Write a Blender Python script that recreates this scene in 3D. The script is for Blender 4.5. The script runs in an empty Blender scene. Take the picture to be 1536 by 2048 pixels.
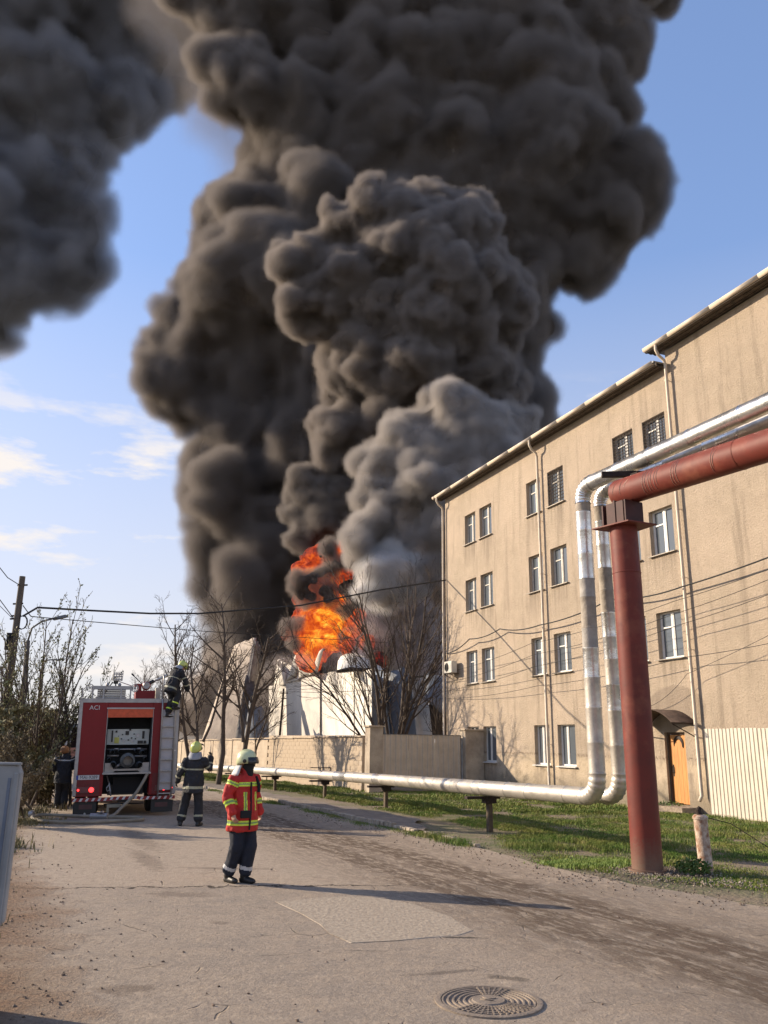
import bpy, bmesh, math, random
import numpy as np
from mathutils import Matrix, Vector, Quaternion
sc = bpy.context.scene
COL = sc.collection
rnd = random.Random(7)
rng = np.random.default_rng(7)
rad = math.radians
# ------------------------------------------------------------------ camera
FOC, PIT, ROL, EYE = 1655.0, rad(15.5), rad(0.79), Vector((0, 0, 1.95))
_F = Vector((0, math.cos(PIT), math.sin(PIT))); _R0 = Vector((1, 0, 0)); _U0 = _R0.cross(_F)
_R = _R0 * math.cos(ROL) + _U0 * math.sin(ROL); _U = -_R0 * math.sin(ROL) + _U0 * math.cos(ROL)
cam = bpy.data.cameras.new('camera'); camo = bpy.data.objects.new('camera', cam); COL.objects.link(camo)
_M = Matrix((_R, _U, -_F)).transposed().to_4x4(); _M.translation = EYE; camo.matrix_world = _M
cam.sensor_fit = 'VERTICAL'; cam.sensor_height = 36; cam.lens = 36 * FOC / 2048; cam.clip_end = 6000
sc.camera = camo
# ------------------------------------------------------------------ light
SUN_EL = rad(21.5)
SUN = Vector((-.943, .333, 0)).normalized() * math.cos(SUN_EL); SUN.z = math.sin(SUN_EL)
w = bpy.data.worlds.new('World'); sc.world = w; w.use_nodes = True
nt = w.node_tree; nd = nt.nodes; bg = nd['Background']
sky = nd.new('ShaderNodeTexSky'); sky.sky_type = 'NISHITA'; sky.sun_disc = False
sky.sun_elevation = SUN_EL; sky.sun_rotation = math.atan2(SUN.x, SUN.y)
sky.air_density = 1.0; sky.dust_density = 0.6; sky.ozone_density = 2.5
bg.inputs[1].default_value = 0.128
tc = nd.new('ShaderNodeTexCoord')
def wn(t, **k):
    n = nd.new(t)
    for a, b in k.items(): setattr(n, a, b)
    return n
# thin broken clouds low over the horizon, on the sky itself
sep = wn('ShaderNodeSeparateXYZ'); nt.links.new(tc.outputs['Generated'], sep.inputs[0])
mp = wn('ShaderNodeMapping'); mp.inputs['Scale'].default_value = (1, 1, 3.6); mp.inputs['Location'].default_value = (.35, .1, .12)
nt.links.new(tc.outputs['Generated'], mp.inputs[0])
cn = wn('ShaderNodeTexNoise'); cn.inputs['Scale'].default_value = 5.5; cn.inputs['Detail'].default_value = 8; cn.inputs['Roughness'].default_value = .58
nt.links.new(mp.outputs[0], cn.inputs[0])
cr = wn('ShaderNodeMapRange'); cr.inputs[1].default_value = .50; cr.inputs[2].default_value = .60; nt.links.new(cn.outputs[0], cr.inputs[0])
band = wn('ShaderNodeMapRange'); band.inputs[1].default_value = .42; band.inputs[2].default_value = .30; nt.links.new(sep.outputs[2], band.inputs[0])
mulc = wn('ShaderNodeMath', operation='MULTIPLY'); nt.links.new(cr.outputs[0], mulc.inputs[0]); nt.links.new(band.outputs[0], mulc.inputs[1])
mx = wn('ShaderNodeMix', data_type='RGBA'); nt.links.new(mulc.outputs[0], mx.inputs[0]); mx.inputs[7].default_value = (5.0, 4.7, 4.5, 1)
gm_ = wn('ShaderNodeGamma'); gm_.inputs[1].default_value = .62; nt.links.new(sky.outputs[0], gm_.inputs[0])
tn_ = wn('ShaderNodeMix', data_type='RGBA', blend_type='MULTIPLY'); tn_.inputs[0].default_value = 1; nt.links.new(gm_.outputs[0], tn_.inputs[6]); tn_.inputs[7].default_value = (1.42, 1.60, 2.08, 1)
hz_ = wn('ShaderNodeMapRange'); hz_.inputs[1].default_value = .52; hz_.inputs[2].default_value = .02; hz_.inputs[3].default_value = 0; hz_.inputs[4].default_value = .82; nt.links.new(sep.outputs[2], hz_.inputs[0])
hm_ = wn('ShaderNodeMix', data_type='RGBA'); nt.links.new(hz_.outputs[0], hm_.inputs[0]); nt.links.new(tn_.outputs[2], hm_.inputs[6]); hm_.inputs[7].default_value = (4.3, 3.95, 3.7, 1)
nt.links.new(hm_.outputs[2], mx.inputs[6])
nt.links.new(mx.outputs[2], bg.inputs[0])
sl = bpy.data.lights.new('sun', 'SUN'); sl.energy = 5.0; sl.angle = rad(.5); sl.color = (1, .84, .64)
slo = bpy.data.objects.new('sun', sl); COL.objects.link(slo); slo.rotation_euler = SUN.to_track_quat('Z', 'Y').to_euler()
sc.view_settings.view_transform = 'Standard'; sc.view_settings.look = 'None'
sc.view_settings.exposure = 0.62; sc.view_settings.gamma = 1; sc.view_settings.use_curve_mapping = False
sc.render.engine = 'CYCLES'
sc.cycles.use_denoising = True
sc.cycles.volume_bounces = 1; sc.cycles.max_bounces = 8; sc.cycles.transparent_max_bounces = 16
# ------------------------------------------------------------------ placing helpers
def ray(x, y): return _F + _R * ((x - 768) / FOC) + _U * ((1024 - y) / FOC)
def at(x, y, Y): d = ray(x, y); return EYE + d * (Y / d.y)
def gz(x, y): return -0.011 * max(0.0, min(y, 90) - 24)
def gnd(x, y, dz=0.0):
    d = ray(x, y); z = dz
    for _ in range(12):
        p = EYE + d * ((z - EYE.z) / d.z); z = gz(p.x, p.y) + dz
    return p
# ------------------------------------------------------------------ materials
def mat(name, col, rough=.85, metal=0.0, var=.18, scale=3.0, bump=0.0, bscale=40.0, col2=None, emit=None, es=1.0, alpha=None, stretch=None, detail=5, spec=None, trans=0, ior=None):
    m = bpy.data.materials.new(name); m.use_nodes = True; t = m.node_tree; b = t.nodes['Principled BSDF']
    b.inputs['Roughness'].default_value = rough; b.inputs['Metallic'].default_value = metal
    if spec is not None: b.inputs['Specular IOR Level'].default_value = spec
    if trans: b.inputs['Transmission Weight'].default_value = trans
    c = (*col, 1)
    tcn = t.nodes.new('ShaderNodeTexCoord'); src = tcn.outputs['Object']
    if stretch:
        mpn = t.nodes.new('ShaderNodeMapping'); mpn.inputs['Scale'].default_value = stretch; t.links.new(src, mpn.inputs[0]); src = mpn.outputs[0]
    if var or col2:
        n = t.nodes.new('ShaderNodeTexNoise'); n.inputs['Scale'].default_value = scale; n.inputs['Detail'].default_value = detail; n.inputs['Roughness'].default_value = .62
        t.links.new(src, n.inputs[0])
        r = t.nodes.new('ShaderNodeMapRange'); r.inputs[1].default_value = .36; r.inputs[2].default_value = .66; t.links.new(n.outputs[0], r.inputs[0])
        mxn = t.nodes.new('ShaderNodeMix'); mxn.data_type = 'RGBA'; t.links.new(r.outputs[0], mxn.inputs[0])
        mxn.inputs[6].default_value = c
        mxn.inputs[7].default_value = (*col2, 1) if col2 else (*[v * (1 - var * 1.6) for v in col], 1)
        t.links.new(mxn.outputs[2], b.inputs['Base Color'])
    else: b.inputs['Base Color'].default_value = c
    if bump:
        n2 = t.nodes.new('ShaderNodeTexNoise'); n2.inputs['Scale'].default_value = bscale; n2.inputs['Detail'].default_value = 4
        t.links.new(src, n2.inputs[0]); bn = t.nodes.new('ShaderNodeBump'); bn.inputs['Distance'].default_value = bump; bn.inputs['Strength'].default_value = 1
        t.links.new(n2.outputs[0], bn.inputs['Height']); t.links.new(bn.outputs[0], b.inputs['Normal'])
    if emit: b.inputs['Emission Color'].default_value = (*emit, 1); b.inputs['Emission Strength'].default_value = es
    return m
class NT:
    """short-hand for building a node tree"""
    def __init__(s, m): s.t = m.node_tree; s.n = s.t.nodes
    def __call__(s, typ, *ins, **k):
        n = s.n.new(typ)
        for a, b in k.items(): setattr(n, a, b)
        for i, v in enumerate(ins):
            if v is None: continue
            if hasattr(v, 'is_output'): s.t.links.new(v, n.inputs[i])
            else: n.inputs[i].default_value = v
        return n
    def math(s, op, a, b=None, c=None, clamp=False):
        n = s('ShaderNodeMath', a, b, c, operation=op); n.use_clamp = clamp; return n.outputs[0]
    def ramp(s, v, a, b, lo=0., hi=1.):
        return s('ShaderNodeMapRange', v, a, b, lo, hi).outputs[0]
    def mix(s, f, a, b):
        n = s.n.new('ShaderNodeMix'); n.data_type = 'RGBA'
        for i, v in ((0, f), (6, a), (7, b)):
            if hasattr(v, 'is_output'): s.t.links.new(v, n.inputs[i])
            else: n.inputs[i].default_value = v if i == 0 else (*v, 1)
        return n.outputs[2]
    def noise(s, vec, scale, detail=4, rough=.6):
        n = s('ShaderNodeTexNoise', vec); n.inputs['Scale'].default_value = scale; n.inputs['Detail'].default_value = detail; n.inputs['Roughness'].default_value = rough
        return n.outputs[0]
# ------------------------------------------------------------------ mesh helpers
def V(*a): return Vector(a if len(a) > 1 else a[0])
def frame(d):
    d = Vector(d).normalized(); u = Vector((0, 0, 1)) if abs(d.z) < .95 else Vector((1, 0, 0))
    a = d.cross(u).normalized(); return a, a.cross(d).normalized()
class MB:
    def __init__(s): s.v = []; s.f = []; s.m = []
    def face(s, idx, mi=0): s.f.append(tuple(idx)); s.m.append(mi)
    def add(s, vs, fs, mi=0):
        k = len(s.v); s.v += [tuple(p) for p in vs]
        for q in fs: s.face([k + i for i in q], mi)
        return s
    def box(s, c, sz, R=None, mi=0, taper=1.0):
        x, y, z = (a / 2 for a in sz); P = []
        for dz in (-z, z):
            k = taper if dz > 0 else 1
            for a, b in ((-x, -y), (x, -y), (x, y), (-x, y)):
                p = Vector((a * k, b * k, dz))
                if R is not None: p = R @ p
                P.append(p + Vector(c))
        return s.add(P, [(3, 2, 1, 0), (4, 5, 6, 7), (0, 1, 5, 4), (1, 2, 6, 5), (2, 3, 7, 6), (3, 0, 4, 7)], mi)
    def bb(s, x0, x1, y0, y1, z0, z1, mi=0): return s.box(((x0 + x1) / 2, (y0 + y1) / 2, (z0 + z1) / 2), (abs(x1 - x0), abs(y1 - y0), abs(z1 - z0)), None, mi)
    def tube(s, pts, r, n=8, caps=True, mi=0, flat=None):
        pts = [Vector(p) for p in pts]; rr = r if isinstance(r, (list, tuple)) else [r] * len(pts)
        k = len(s.v); a0 = None
        for i, p in enumerate(pts):
            d = (pts[min(i + 1, len(pts) - 1)] - pts[max(i - 1, 0)])
            if d.length < 1e-9: d = Vector((0, 0, 1))
            d.normalize()
            if a0 is None: a, b = frame(d)
            else:
                a = (a0 - d * a0.dot(d))
                if a.length < 1e-6: a, b = frame(d)
                a.normalize(); b = a.cross(d)
            a0 = a
            for j in range(n):
                t = 2 * math.pi * j / n
                s.v.append(tuple(p + (a * math.cos(t) + b * math.sin(t) * (flat or 1)) * rr[i]))
        for i in range(len(pts) - 1):
            for j in range(n):
                q = (j + 1) % n; s.face((k + i * n + j, k + i * n + q, k + (i + 1) * n + q, k + (i + 1) * n + j), mi)
        if caps:
            s.face([k + j for j in range(n)][::-1], mi); s.face([k + (len(pts) - 1) * n + j for j in range(n)], mi)
        return s
    def lathe(s, prof, n=20, c=(0, 0, 0), R=None, mi=0, arc=2 * math.pi):
        k = len(s.v); full = abs(arc - 2 * math.pi) < 1e-6; m = n if full else n + 1
        for r, z in prof:
            for j in range(m):
                t = arc * j / n; p = Vector((r * math.cos(t), r * math.sin(t), z))
                if R is not None: p = R @ p
                s.v.append(tuple(p + Vector(c)))
        for i in range(len(prof) - 1):
            for j in range(n):
                q = (j + 1) % m if full else j + 1
                s.face((k + i * m + j, k + i * m + q, k + (i + 1) * m + q, k + (i + 1) * m + j), mi)
        return s
    def prism(s, poly, z0, z1, mi=0, xf=None):
        n = len(poly); P = [Vector((x, y, z0)) for x, y in poly] + [Vector((x, y, z1)) for x, y in poly]
        if xf: P = [xf(p) for p in P]
        return s.add(P, [list(range(n))[::-1], list(range(n, 2 * n))] + [(i, (i + 1) % n, n + (i + 1) % n, n + i) for i in range(n)], mi)
    def mesh(s, name):
        me = bpy.data.meshes.new(name); me.from_pydata(s.v, [], s.f)
        me.polygons.foreach_set('material_index', s.m); me.update(); return me
    def build(s, name, mats, parent=None, smooth=False, bevel=0, angle=None):
        me = s.mesh(name)
        for m in (mats if isinstance(mats, (list, tuple)) else [mats]): me.materials.append(m)
        if smooth:
            me.polygons.foreach_set('use_smooth', [True] * len(me.polygons))
            if angle: me.set_sharp_from_angle(angle=rad(angle))
        o = bpy.data.objects.new(name, me); COL.objects.link(o)
        if bevel:
            b = o.modifiers.new('b', 'BEVEL'); b.width = bevel; b.segments = 2; b.limit_method = 'ANGLE'
        if parent is not None: o.parent = parent
        return o
def tag(o, label=None, cat=None, group=None, kind=None):
    if label: o['label'] = label
    if cat: o['category'] = cat
    if group: o['group'] = group
    if kind: o['kind'] = kind
    return o
def thing(name, label, cat, loc=(0, 0, 0), rz=0, group=None, rot=None):
    o = bpy.data.objects.new(name, None); COL.objects.link(o); o.location = loc; o.rotation_euler = rot if rot else (0, 0, rz)
    o.empty_display_size = .2
    return tag(o, label, cat, group)
def clone(o, parent=None):
    c = o.copy(); COL.objects.link(c)
    if parent is not None: c.parent = parent
    for ch in [x for x in COL.objects if x.parent == o]: clone(ch, c)
    return c
def copy_shared(o, parent, loc=None, rot=None):
    c = o.copy(); COL.objects.link(c); c.parent = parent
    if loc is not None: c.location = loc
    if rot is not None: c.rotation_euler = rot
    return c
def textmesh(body, size, ext, name, m, parent, M4, squeeze=1.0):
    cu = bpy.data.curves.new(name, 'FONT'); cu.body = body; cu.size = size; cu.extrude = ext; cu.align_x = 'CENTER'; cu.align_y = 'CENTER'
    t = bpy.data.objects.new(name, cu); COL.objects.link(t)
    me = bpy.data.meshes.new_from_object(t.evaluated_get(bpy.context.evaluated_depsgraph_get())); COL.objects.unlink(t); bpy.data.objects.remove(t)
    me.transform(Matrix.Diagonal((squeeze, 1, 1, 1))); me.transform(M4); me.materials.clear(); me.materials.append(m)
    o = bpy.data.objects.new(name, me); COL.objects.link(o); o.parent = parent; return o
_lat = {}
def vnoise(p, seed):
    if seed not in _lat: _lat[seed] = np.random.default_rng(seed).uniform(-1, 1, (32, 32, 32)).astype(np.float32)
    g = _lat[seed]; i = np.floor(p).astype(int); t = p - i; t = t * t * (3 - 2 * t); i &= 31; j = (i + 1) & 31
    x0, y0, z0 = i.T; x1, y1, z1 = j.T; a, b, c = t.T
    return ((g[x0, y0, z0] * (1 - a) + g[x1, y0, z0] * a) * (1 - b) + (g[x0, y1, z0] * (1 - a) + g[x1, y1, z0] * a) * b) * (1 - c) + ((g[x0, y0, z1] * (1 - a) + g[x1, y0, z1] * a) * (1 - b) + (g[x0, y1, z1] * (1 - a) + g[x1, y1, z1] * a) * b) * c
def remeshed(me, vox, keep=False):
    ob = bpy.data.objects.new('tmp', me); COL.objects.link(ob)
    m = ob.modifiers.new('r', 'REMESH'); m.mode = 'VOXEL'; m.voxel_size = vox
    m2 = bpy.data.meshes.new_from_object(ob.evaluated_get(bpy.context.evaluated_depsgraph_get()))
    COL.objects.unlink(ob); bpy.data.objects.remove(ob); return m2
def mesh_np(me):
    N = len(me.vertices); co = np.empty(N * 3, np.float32); me.vertices.foreach_get('co', co)
    no = np.empty(N * 3, np.float32); me.vertex_normals.foreach_get('vector', no)
    return co.reshape(-1, 3), no.reshape(-1, 3)

# ================================================================== GROUND, ROAD, VERGE
def gridmesh(name, xs, ys, zf, m):
    me = bpy.data.meshes.new(name); nx, ny = len(xs), len(ys)
    vs = [(x, y, zf(x, y)) for y in ys for x in xs]
    fs = [(j * nx + i, j * nx + i + 1, (j + 1) * nx + i + 1, (j + 1) * nx + i) for j in range(ny - 1) for i in range(nx - 1)]
    me.from_pydata(vs, [], fs); me.materials.append(m); o = bpy.data.objects.new(name, me); COL.objects.link(o); return o
mg = bpy.data.materials.new('soil'); mg.use_nodes = True; q = NT(mg); bs = q.n['Principled BSDF']; bs.inputs['Roughness'].default_value = .95
P = q('ShaderNodeTexCoord').outputs['Object']
a = q.noise(P, 1.1, 8, .65); b_ = q.noise(P, 14, 4); c_ = q.noise(P, .22, 3)
col = q.mix(q.ramp(a, .38, .62), (.19, .145, .095), (.085, .105, .035)); col = q.mix(q.ramp(b_, .45, .8), col, (.30, .23, .16)); col = q.mix(q.ramp(c_, .5, .65), col, (.22, .17, .12))
q.t.links.new(col, bs.inputs['Base Color'])
bn = q('ShaderNodeBump'); bn.inputs['Distance'].default_value = .05; q.t.links.new(q.math('ADD', a, b_), bn.inputs['Height']); q.t.links.new(bn.outputs[0], bs.inputs['Normal'])
xs = [-3000, -1200, -500, -200] + list(range(-100, 101, 4)) + [200, 500, 1200, 3000]
ys = [-200, -60, -20] + [i * 2 for i in range(-5, 50)] + [120, 200, 400, 900, 3000, 5000]
gr = gridmesh('ground', xs, ys, lambda x, y: gz(x, y) - .03, mg); tag(gr, 'bare brown soil with thin weeds around the road and buildings', kind='structure')

def interp(tab, v):
    if v <= tab[0][0]: return tab[0][1]
    for (a0, b0), (a1, b1) in zip(tab, tab[1:]):
        if v <= a1: return b0 + (b1 - b0) * (v - a0) / (a1 - a0)
    return tab[-1][1]
XR = [(0, 24), (5, 12), (9, 6.7), (11.36, 4.95), (12.19, 4.36), (13.16, 3.62), (14.6, 2.85), (16.4, 2.2), (20.1, .55), (22.8, -.85), (25.2, -1.8), (28.6, -3.35), (34.3, -5.8), (60, -17.6), (95, -33)]
def xr(y): return interp(XR, y)
def xl(y): return -3.9 - .5 * max(0, y - 6.5)
mr = bpy.data.materials.new('dusty_asphalt'); mr.use_nodes = True; q = NT(mr); bs = q.n['Principled BSDF']; bs.inputs['Roughness'].default_value = .9; bs.inputs['Specular IOR Level'].default_value = .25
P = q('ShaderNodeTexCoord').outputs['Object']; sx = q('ShaderNodeSeparateXYZ', P); X, Y = sx.outputs[0], sx.outputs[1]
n1 = q.noise(P, .45, 5, .6); n2 = q.noise(P, 2.6, 6, .65); n3 = q.noise(P, 55, 4, .8); n4 = q.noise(P, 22, 5, .7); n7 = q.noise(P, 7, 8, .75); n8 = q.noise(P, 17, 7, .85)
col = q.mix(q.ramp(n1, .35, .65), (.325, .262, .20), (.26, .215, .17))
col = q.mix(q.ramp(n2, .42, .7), col, (.36, .285, .21))
# older, paler surface beyond the seam
seamY = q.math('ADD', q.math('ADD', 12.62, q.math('MULTIPLY', X, .13)), q.math('MULTIPLY', q.math('SUBTRACT', n2, .5), .7))
old = q.ramp(q.math('SUBTRACT', Y, seamY), -.01, .02)
col = q.mix(q.math('MULTIPLY', old, .8), col, (.40, .32, .24))
n5 = q.noise(P, 6, 6, .7)
col = q.mix(q.math('MULTIPLY', old, q.ramp(n5, .52, .72, 0, .7)), col, (.25, .19, .145))
col = q.mix(q.ramp(n7, .50, .62, 0, .42), col, (.21, .17, .135)); col = q.mix(q.ramp(n7, .46, .36, 0, .35), col, (.47, .38, .29))
col = q.mix(q.ramp(n8, .50, .64, 0, .55), col, (.17, .135, .105)); col = q.mix(q.ramp(n8, .47, .36, 0, .45), col, (.50, .41, .315))
# clods of mud along the wheel tracks that curve to the right
rot = q('ShaderNodeVectorRotate', P); rot.inputs['Angle'].default_value = -math.atan2(-.90, .42); rot.inputs['Center'].default_value = (-.38, 17.28, 0)
rs = q('ShaderNodeSeparateXYZ', rot.outputs[0]); u_, v_ = rs.outputs[0], rs.outputs[1]
st = q('ShaderNodeMapping', rot.outputs[0]); st.inputs['Scale'].default_value = (.75, 2.1, 1)
ns = q.noise(st.outputs[0], 3.8, 8, .74); nb = q.noise(st.outputs[0], .8, 3)
vv = q.math('ADD', v_, q.math('MULTIPLY', q.math('SUBTRACT', nb, .5), 1.2))
def band_(c, hw, soft): return q.ramp(q.math('ABSOLUTE', q.math('SUBTRACT', vv, c)), hw + soft, hw)
def maxm(*a):
    r = a[0]
    for k in a[1:]: r = q.math('MAXIMUM', r, k)
    return r
tr = maxm(band_(17.28 + .1, .22, .5), q.math('MULTIPLY', band_(17.28 - .8, .2, .5), .95), q.math('MULTIPLY', band_(17.28 - .2, 1.3, .9), .38))
clod = q.math('MULTIPLY', tr, q.ramp(ns, .41, .53))
col = q.mix(q.math('MULTIPLY', clod, .95), col, (.10, .066, .044))
# single clods thrown about the road
st2 = q('ShaderNodeMapping', P); st2.inputs['Scale'].default_value = (1, 2.2, 1)
nc = q.noise(st2.outputs[0], 5.5, 3, .55); col = q.mix(q.math('MULTIPLY', q.ramp(nc, .69, .73), .6), col, (.15, .10, .07))
# stains, one a painted van door shadow: x, y, rx, ry, angle, strength
def stain_or_shadow(col, cx, cy, rx, ry, ang, k, c):
    r = q('ShaderNodeVectorRotate', P); r.inputs['Angle'].default_value = -ang; r.inputs['Center'].default_value = (cx, cy, 0)
    s_ = q('ShaderNodeSeparateXYZ', r.outputs[0])
    e = q.math('SQRT', q.math('ADD', q.math('POWER', q.math('DIVIDE', q.math('SUBTRACT', s_.outputs[0], cx), rx), 2), q.math('POWER', q.math('DIVIDE', q.math('SUBTRACT', s_.outputs[1], cy), ry), 2)))
    e = q.math('ADD', e, q.math('MULTIPLY', q.math('SUBTRACT', n5, .5), 3.2))
    return q.mix(q.math('MULTIPLY', q.ramp(e, 1.05, .55), k), col, c)
D_ = (.13, .095, .07)
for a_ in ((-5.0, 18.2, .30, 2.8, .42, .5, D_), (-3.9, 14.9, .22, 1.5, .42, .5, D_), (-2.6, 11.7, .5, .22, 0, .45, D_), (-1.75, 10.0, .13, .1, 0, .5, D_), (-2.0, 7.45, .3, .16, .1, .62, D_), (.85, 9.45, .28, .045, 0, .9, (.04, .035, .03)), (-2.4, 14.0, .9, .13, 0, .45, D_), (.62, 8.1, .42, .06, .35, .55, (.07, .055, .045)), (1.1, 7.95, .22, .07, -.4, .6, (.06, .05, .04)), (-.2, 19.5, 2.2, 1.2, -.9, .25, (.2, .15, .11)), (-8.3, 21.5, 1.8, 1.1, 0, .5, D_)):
    col = stain_or_shadow(col, *a_)
# cracks
dst = q('ShaderNodeMix', .12, data_type='VECTOR'); q.t.links.new(P, dst.inputs[4]); cnz = q('ShaderNodeTexNoise', P); cnz.inputs['Scale'].default_value = 3; q.t.links.new(cnz.outputs[1], dst.inputs[5])
vo = q('ShaderNodeTexVoronoi', dst.outputs[1], feature='DISTANCE_TO_EDGE'); vo.inputs['Scale'].default_value = 1.1
ck = q.math('MULTIPLY', q.ramp(vo.outputs[0], .009, .002), q.ramp(q.noise(P, 1.4, 4), .56, .62))
seam = q.math('MULTIPLY', q.ramp(q.math('ABSOLUTE', q.math('SUBTRACT', Y, seamY)), .035, .012), q.math('MULTIPLY', q.ramp(n5, .40, .5), q.ramp(q.math('ABSOLUTE', q.math('ADD', X, 2.2)), 3.1, 2.4)))
ck = q.math('MAXIMUM', q.math('MULTIPLY', ck, .5), seam)
col = q.mix(ck, col, (.05, .04, .032))
# loose earth creeping in from the shoulder on the left and the verge on the right
edge = q.math('ADD', q.math('ADD', X, 2.35), q.math('MULTIPLY', q.math('SUBTRACT', Y, 6.5), .455)); edge = q.math('ADD', edge, q.math('MULTIPLY', q.math('SUBTRACT', n1, .5), 2.4)); edge = q.math('ADD', edge, q.math('MULTIPLY', q.math('SUBTRACT', n2, .5), 1.0))
shl = q.ramp(edge, .55, -.25)
dirt = q.mix(q.ramp(n4, .42, .6), (.36, .225, .14), (.17, .11, .075)); dirt = q.mix(q.ramp(n2, .45, .7), dirt, (.22, .15, .10))
col = q.mix(shl, col, dirt)
col = q.mix(q.ramp(n3, .5, .72, 0, .5), col, (.15, .115, .09)); col = q.mix(q.ramp(n3, .46, .28, 0, .4), col, (.55, .45, .35))
q.t.links.new(col, bs.inputs['Base Color'])
hgt = q.math('ADD', q.math('MULTIPLY', n3, .10), q.math('MULTIPLY', n4, q.math('ADD', .45, q.math('MULTIPLY', shl, 3.0))))
hgt = q.math('ADD', hgt, q.math('ADD', q.math('MULTIPLY', clod, .45), q.math('MULTIPLY', ck, -1.2))); hgt = q.math('ADD', hgt, q.math('MULTIPLY', n2, .5)); hgt = q.math('ADD', hgt, q.math('MULTIPLY', old, .6))
bn = q('ShaderNodeBump'); bn.inputs['Distance'].default_value = .03; q.t.links.new(hgt, bn.inputs['Height']); q.t.links.new(bn.outputs[0], bs.inputs['Normal'])
def strip(name, yl, fl, fr, dz, m, nx=14, ridge=0):
    vs, fs = [], []
    for y in yl:
        l, r = fl(y), fr(y)
        for i in range(nx + 1):
            x = l + (r - l) * i / nx; vs.append((x, y, gz(x, y) + dz))
    n = nx + 1
    for j in range(len(yl) - 1):
        for i in range(nx): fs.append((j * n + i, j * n + i + 1, (j + 1) * n + i + 1, (j + 1) * n + i))
    me = bpy.data.meshes.new(name); me.from_pydata(vs, [], fs); me.materials.append(m); o = bpy.data.objects.new(name, me); COL.objects.link(o); return o
YL = [-6, 0, 3, 5] + [6 + .35 * i for i in range(110)] + [46 + 2 * i for i in range(26)]
road = strip('road', YL, lambda y: xl(y) + .25 * math.sin(y * 2.1), lambda y: xr(y) + .07 * math.sin(y * 5.3) + .05 * math.sin(y * 13), .0, mr); tag(road, 'cracked dusty asphalt road with mud tracks curving away', kind='structure')
FP = [(19.5, 1.15), (21, .95), (22.8, 1.0), (25, .0), (28, -1.5), (33, -3.6), (44, -8.7)]
mf = mat('worn_asphalt_path', (.24, .195, .155), .9, var=.25, scale=1.6, bump=.03, bscale=18, col2=(.15, .12, .095))
fp = strip('footpath', [19.6 + .5 * i for i in range(49)], lambda y: xr(y) + .3, lambda y: interp(FP, y) + .12 * math.sin(y * 3.1), .035, mf, 4); tag(fp, 'strip of worn asphalt footpath between kerb and grass', kind='structure')
# pale old patch in the newer asphalt
mp_ = mat('pale_asphalt_patch', (.39, .32, .24), .9, var=.2, scale=15, detail=8, bump=.012, bscale=24, col2=(.27, .215, .16))
pp = [(550, 1803), (590, 1800), (640, 1795), (700, 1793), (760, 1795), (830, 1808), (905, 1835), (950, 1862), (920, 1872), (860, 1876), (790, 1882), (700, 1887), (660, 1868), (640, 1850), (605, 1829), (575, 1816)]
pw = [gnd(*p) for p in pp]; mbp = MB(); n_ = len(pw); ctr = sum(pw, Vector()) / n_
ring2 = [ctr + (p - ctr) * .985 + Vector((rnd.uniform(-.02, .02), rnd.uniform(-.02, .02), .006)) for p in pw]
mbp.add([p + Vector((0, 0, -.004)) for p in pw] + ring2 + [ctr + Vector((0, 0, .006))], [(i, (i + 1) % n_, n_ + (i + 1) % n_, n_ + i) for i in range(n_)] + [(n_ + i, n_ + (i + 1) % n_, 2 * n_) for i in range(n_)])
tag(mbp.build('asphalt_patch', mp_), 'pale angular patch of old asphalt left in the road', kind='structure')
# ---- kerb stones
mk_ = mat('kerb_stone', (.44, .36, .27), .9, var=.3, scale=5, bump=.03, bscale=14)
kr = bpy.data.objects.new('kerb', None); COL.objects.link(kr); tag(kr, 'broken line of rough kerb stones along the road', kind='structure')
yk = 17.3
while yk < 44:
    Lk = rnd.uniform(.8, 1.0) if yk > 19.3 else rnd.uniform(.25, .45)
    y0, y1 = yk, yk + Lk; x0, x1 = xr(y0) + .12, xr(y1) + .12
    a_ = Vector((x0, y0, gz(x0, y0))); b2 = Vector((x1, y1, gz(x1, y1))); d_ = b2 - a_; mb = MB(); h = rnd.uniform(.07, .12) if yk > 19.3 else rnd.uniform(.04, .09)
    R = Matrix.Rotation(math.atan2(d_.y, d_.x) + rnd.uniform(-.05, .05), 3, 'Z') @ Matrix.Rotation(rnd.uniform(-.06, .06), 3, 'X')
    nseg = 5
    for i in range(nseg):
        t = (i + .5) / nseg - .5
        mb.box(a_ + d_ * (t + .5) + Vector((0, 0, h / 2 - .03 + rnd.uniform(-.008, .008))), (Lk * .97 / nseg + .012, .15 + rnd.uniform(-.02, .01), h + .06), R, taper=.88)
    mb.build('kerb_stone', mk_, kr, bevel=.012); yk += Lk + (rnd.uniform(.02, .05) if yk > 19.3 else rnd.uniform(.3, .6))
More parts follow.
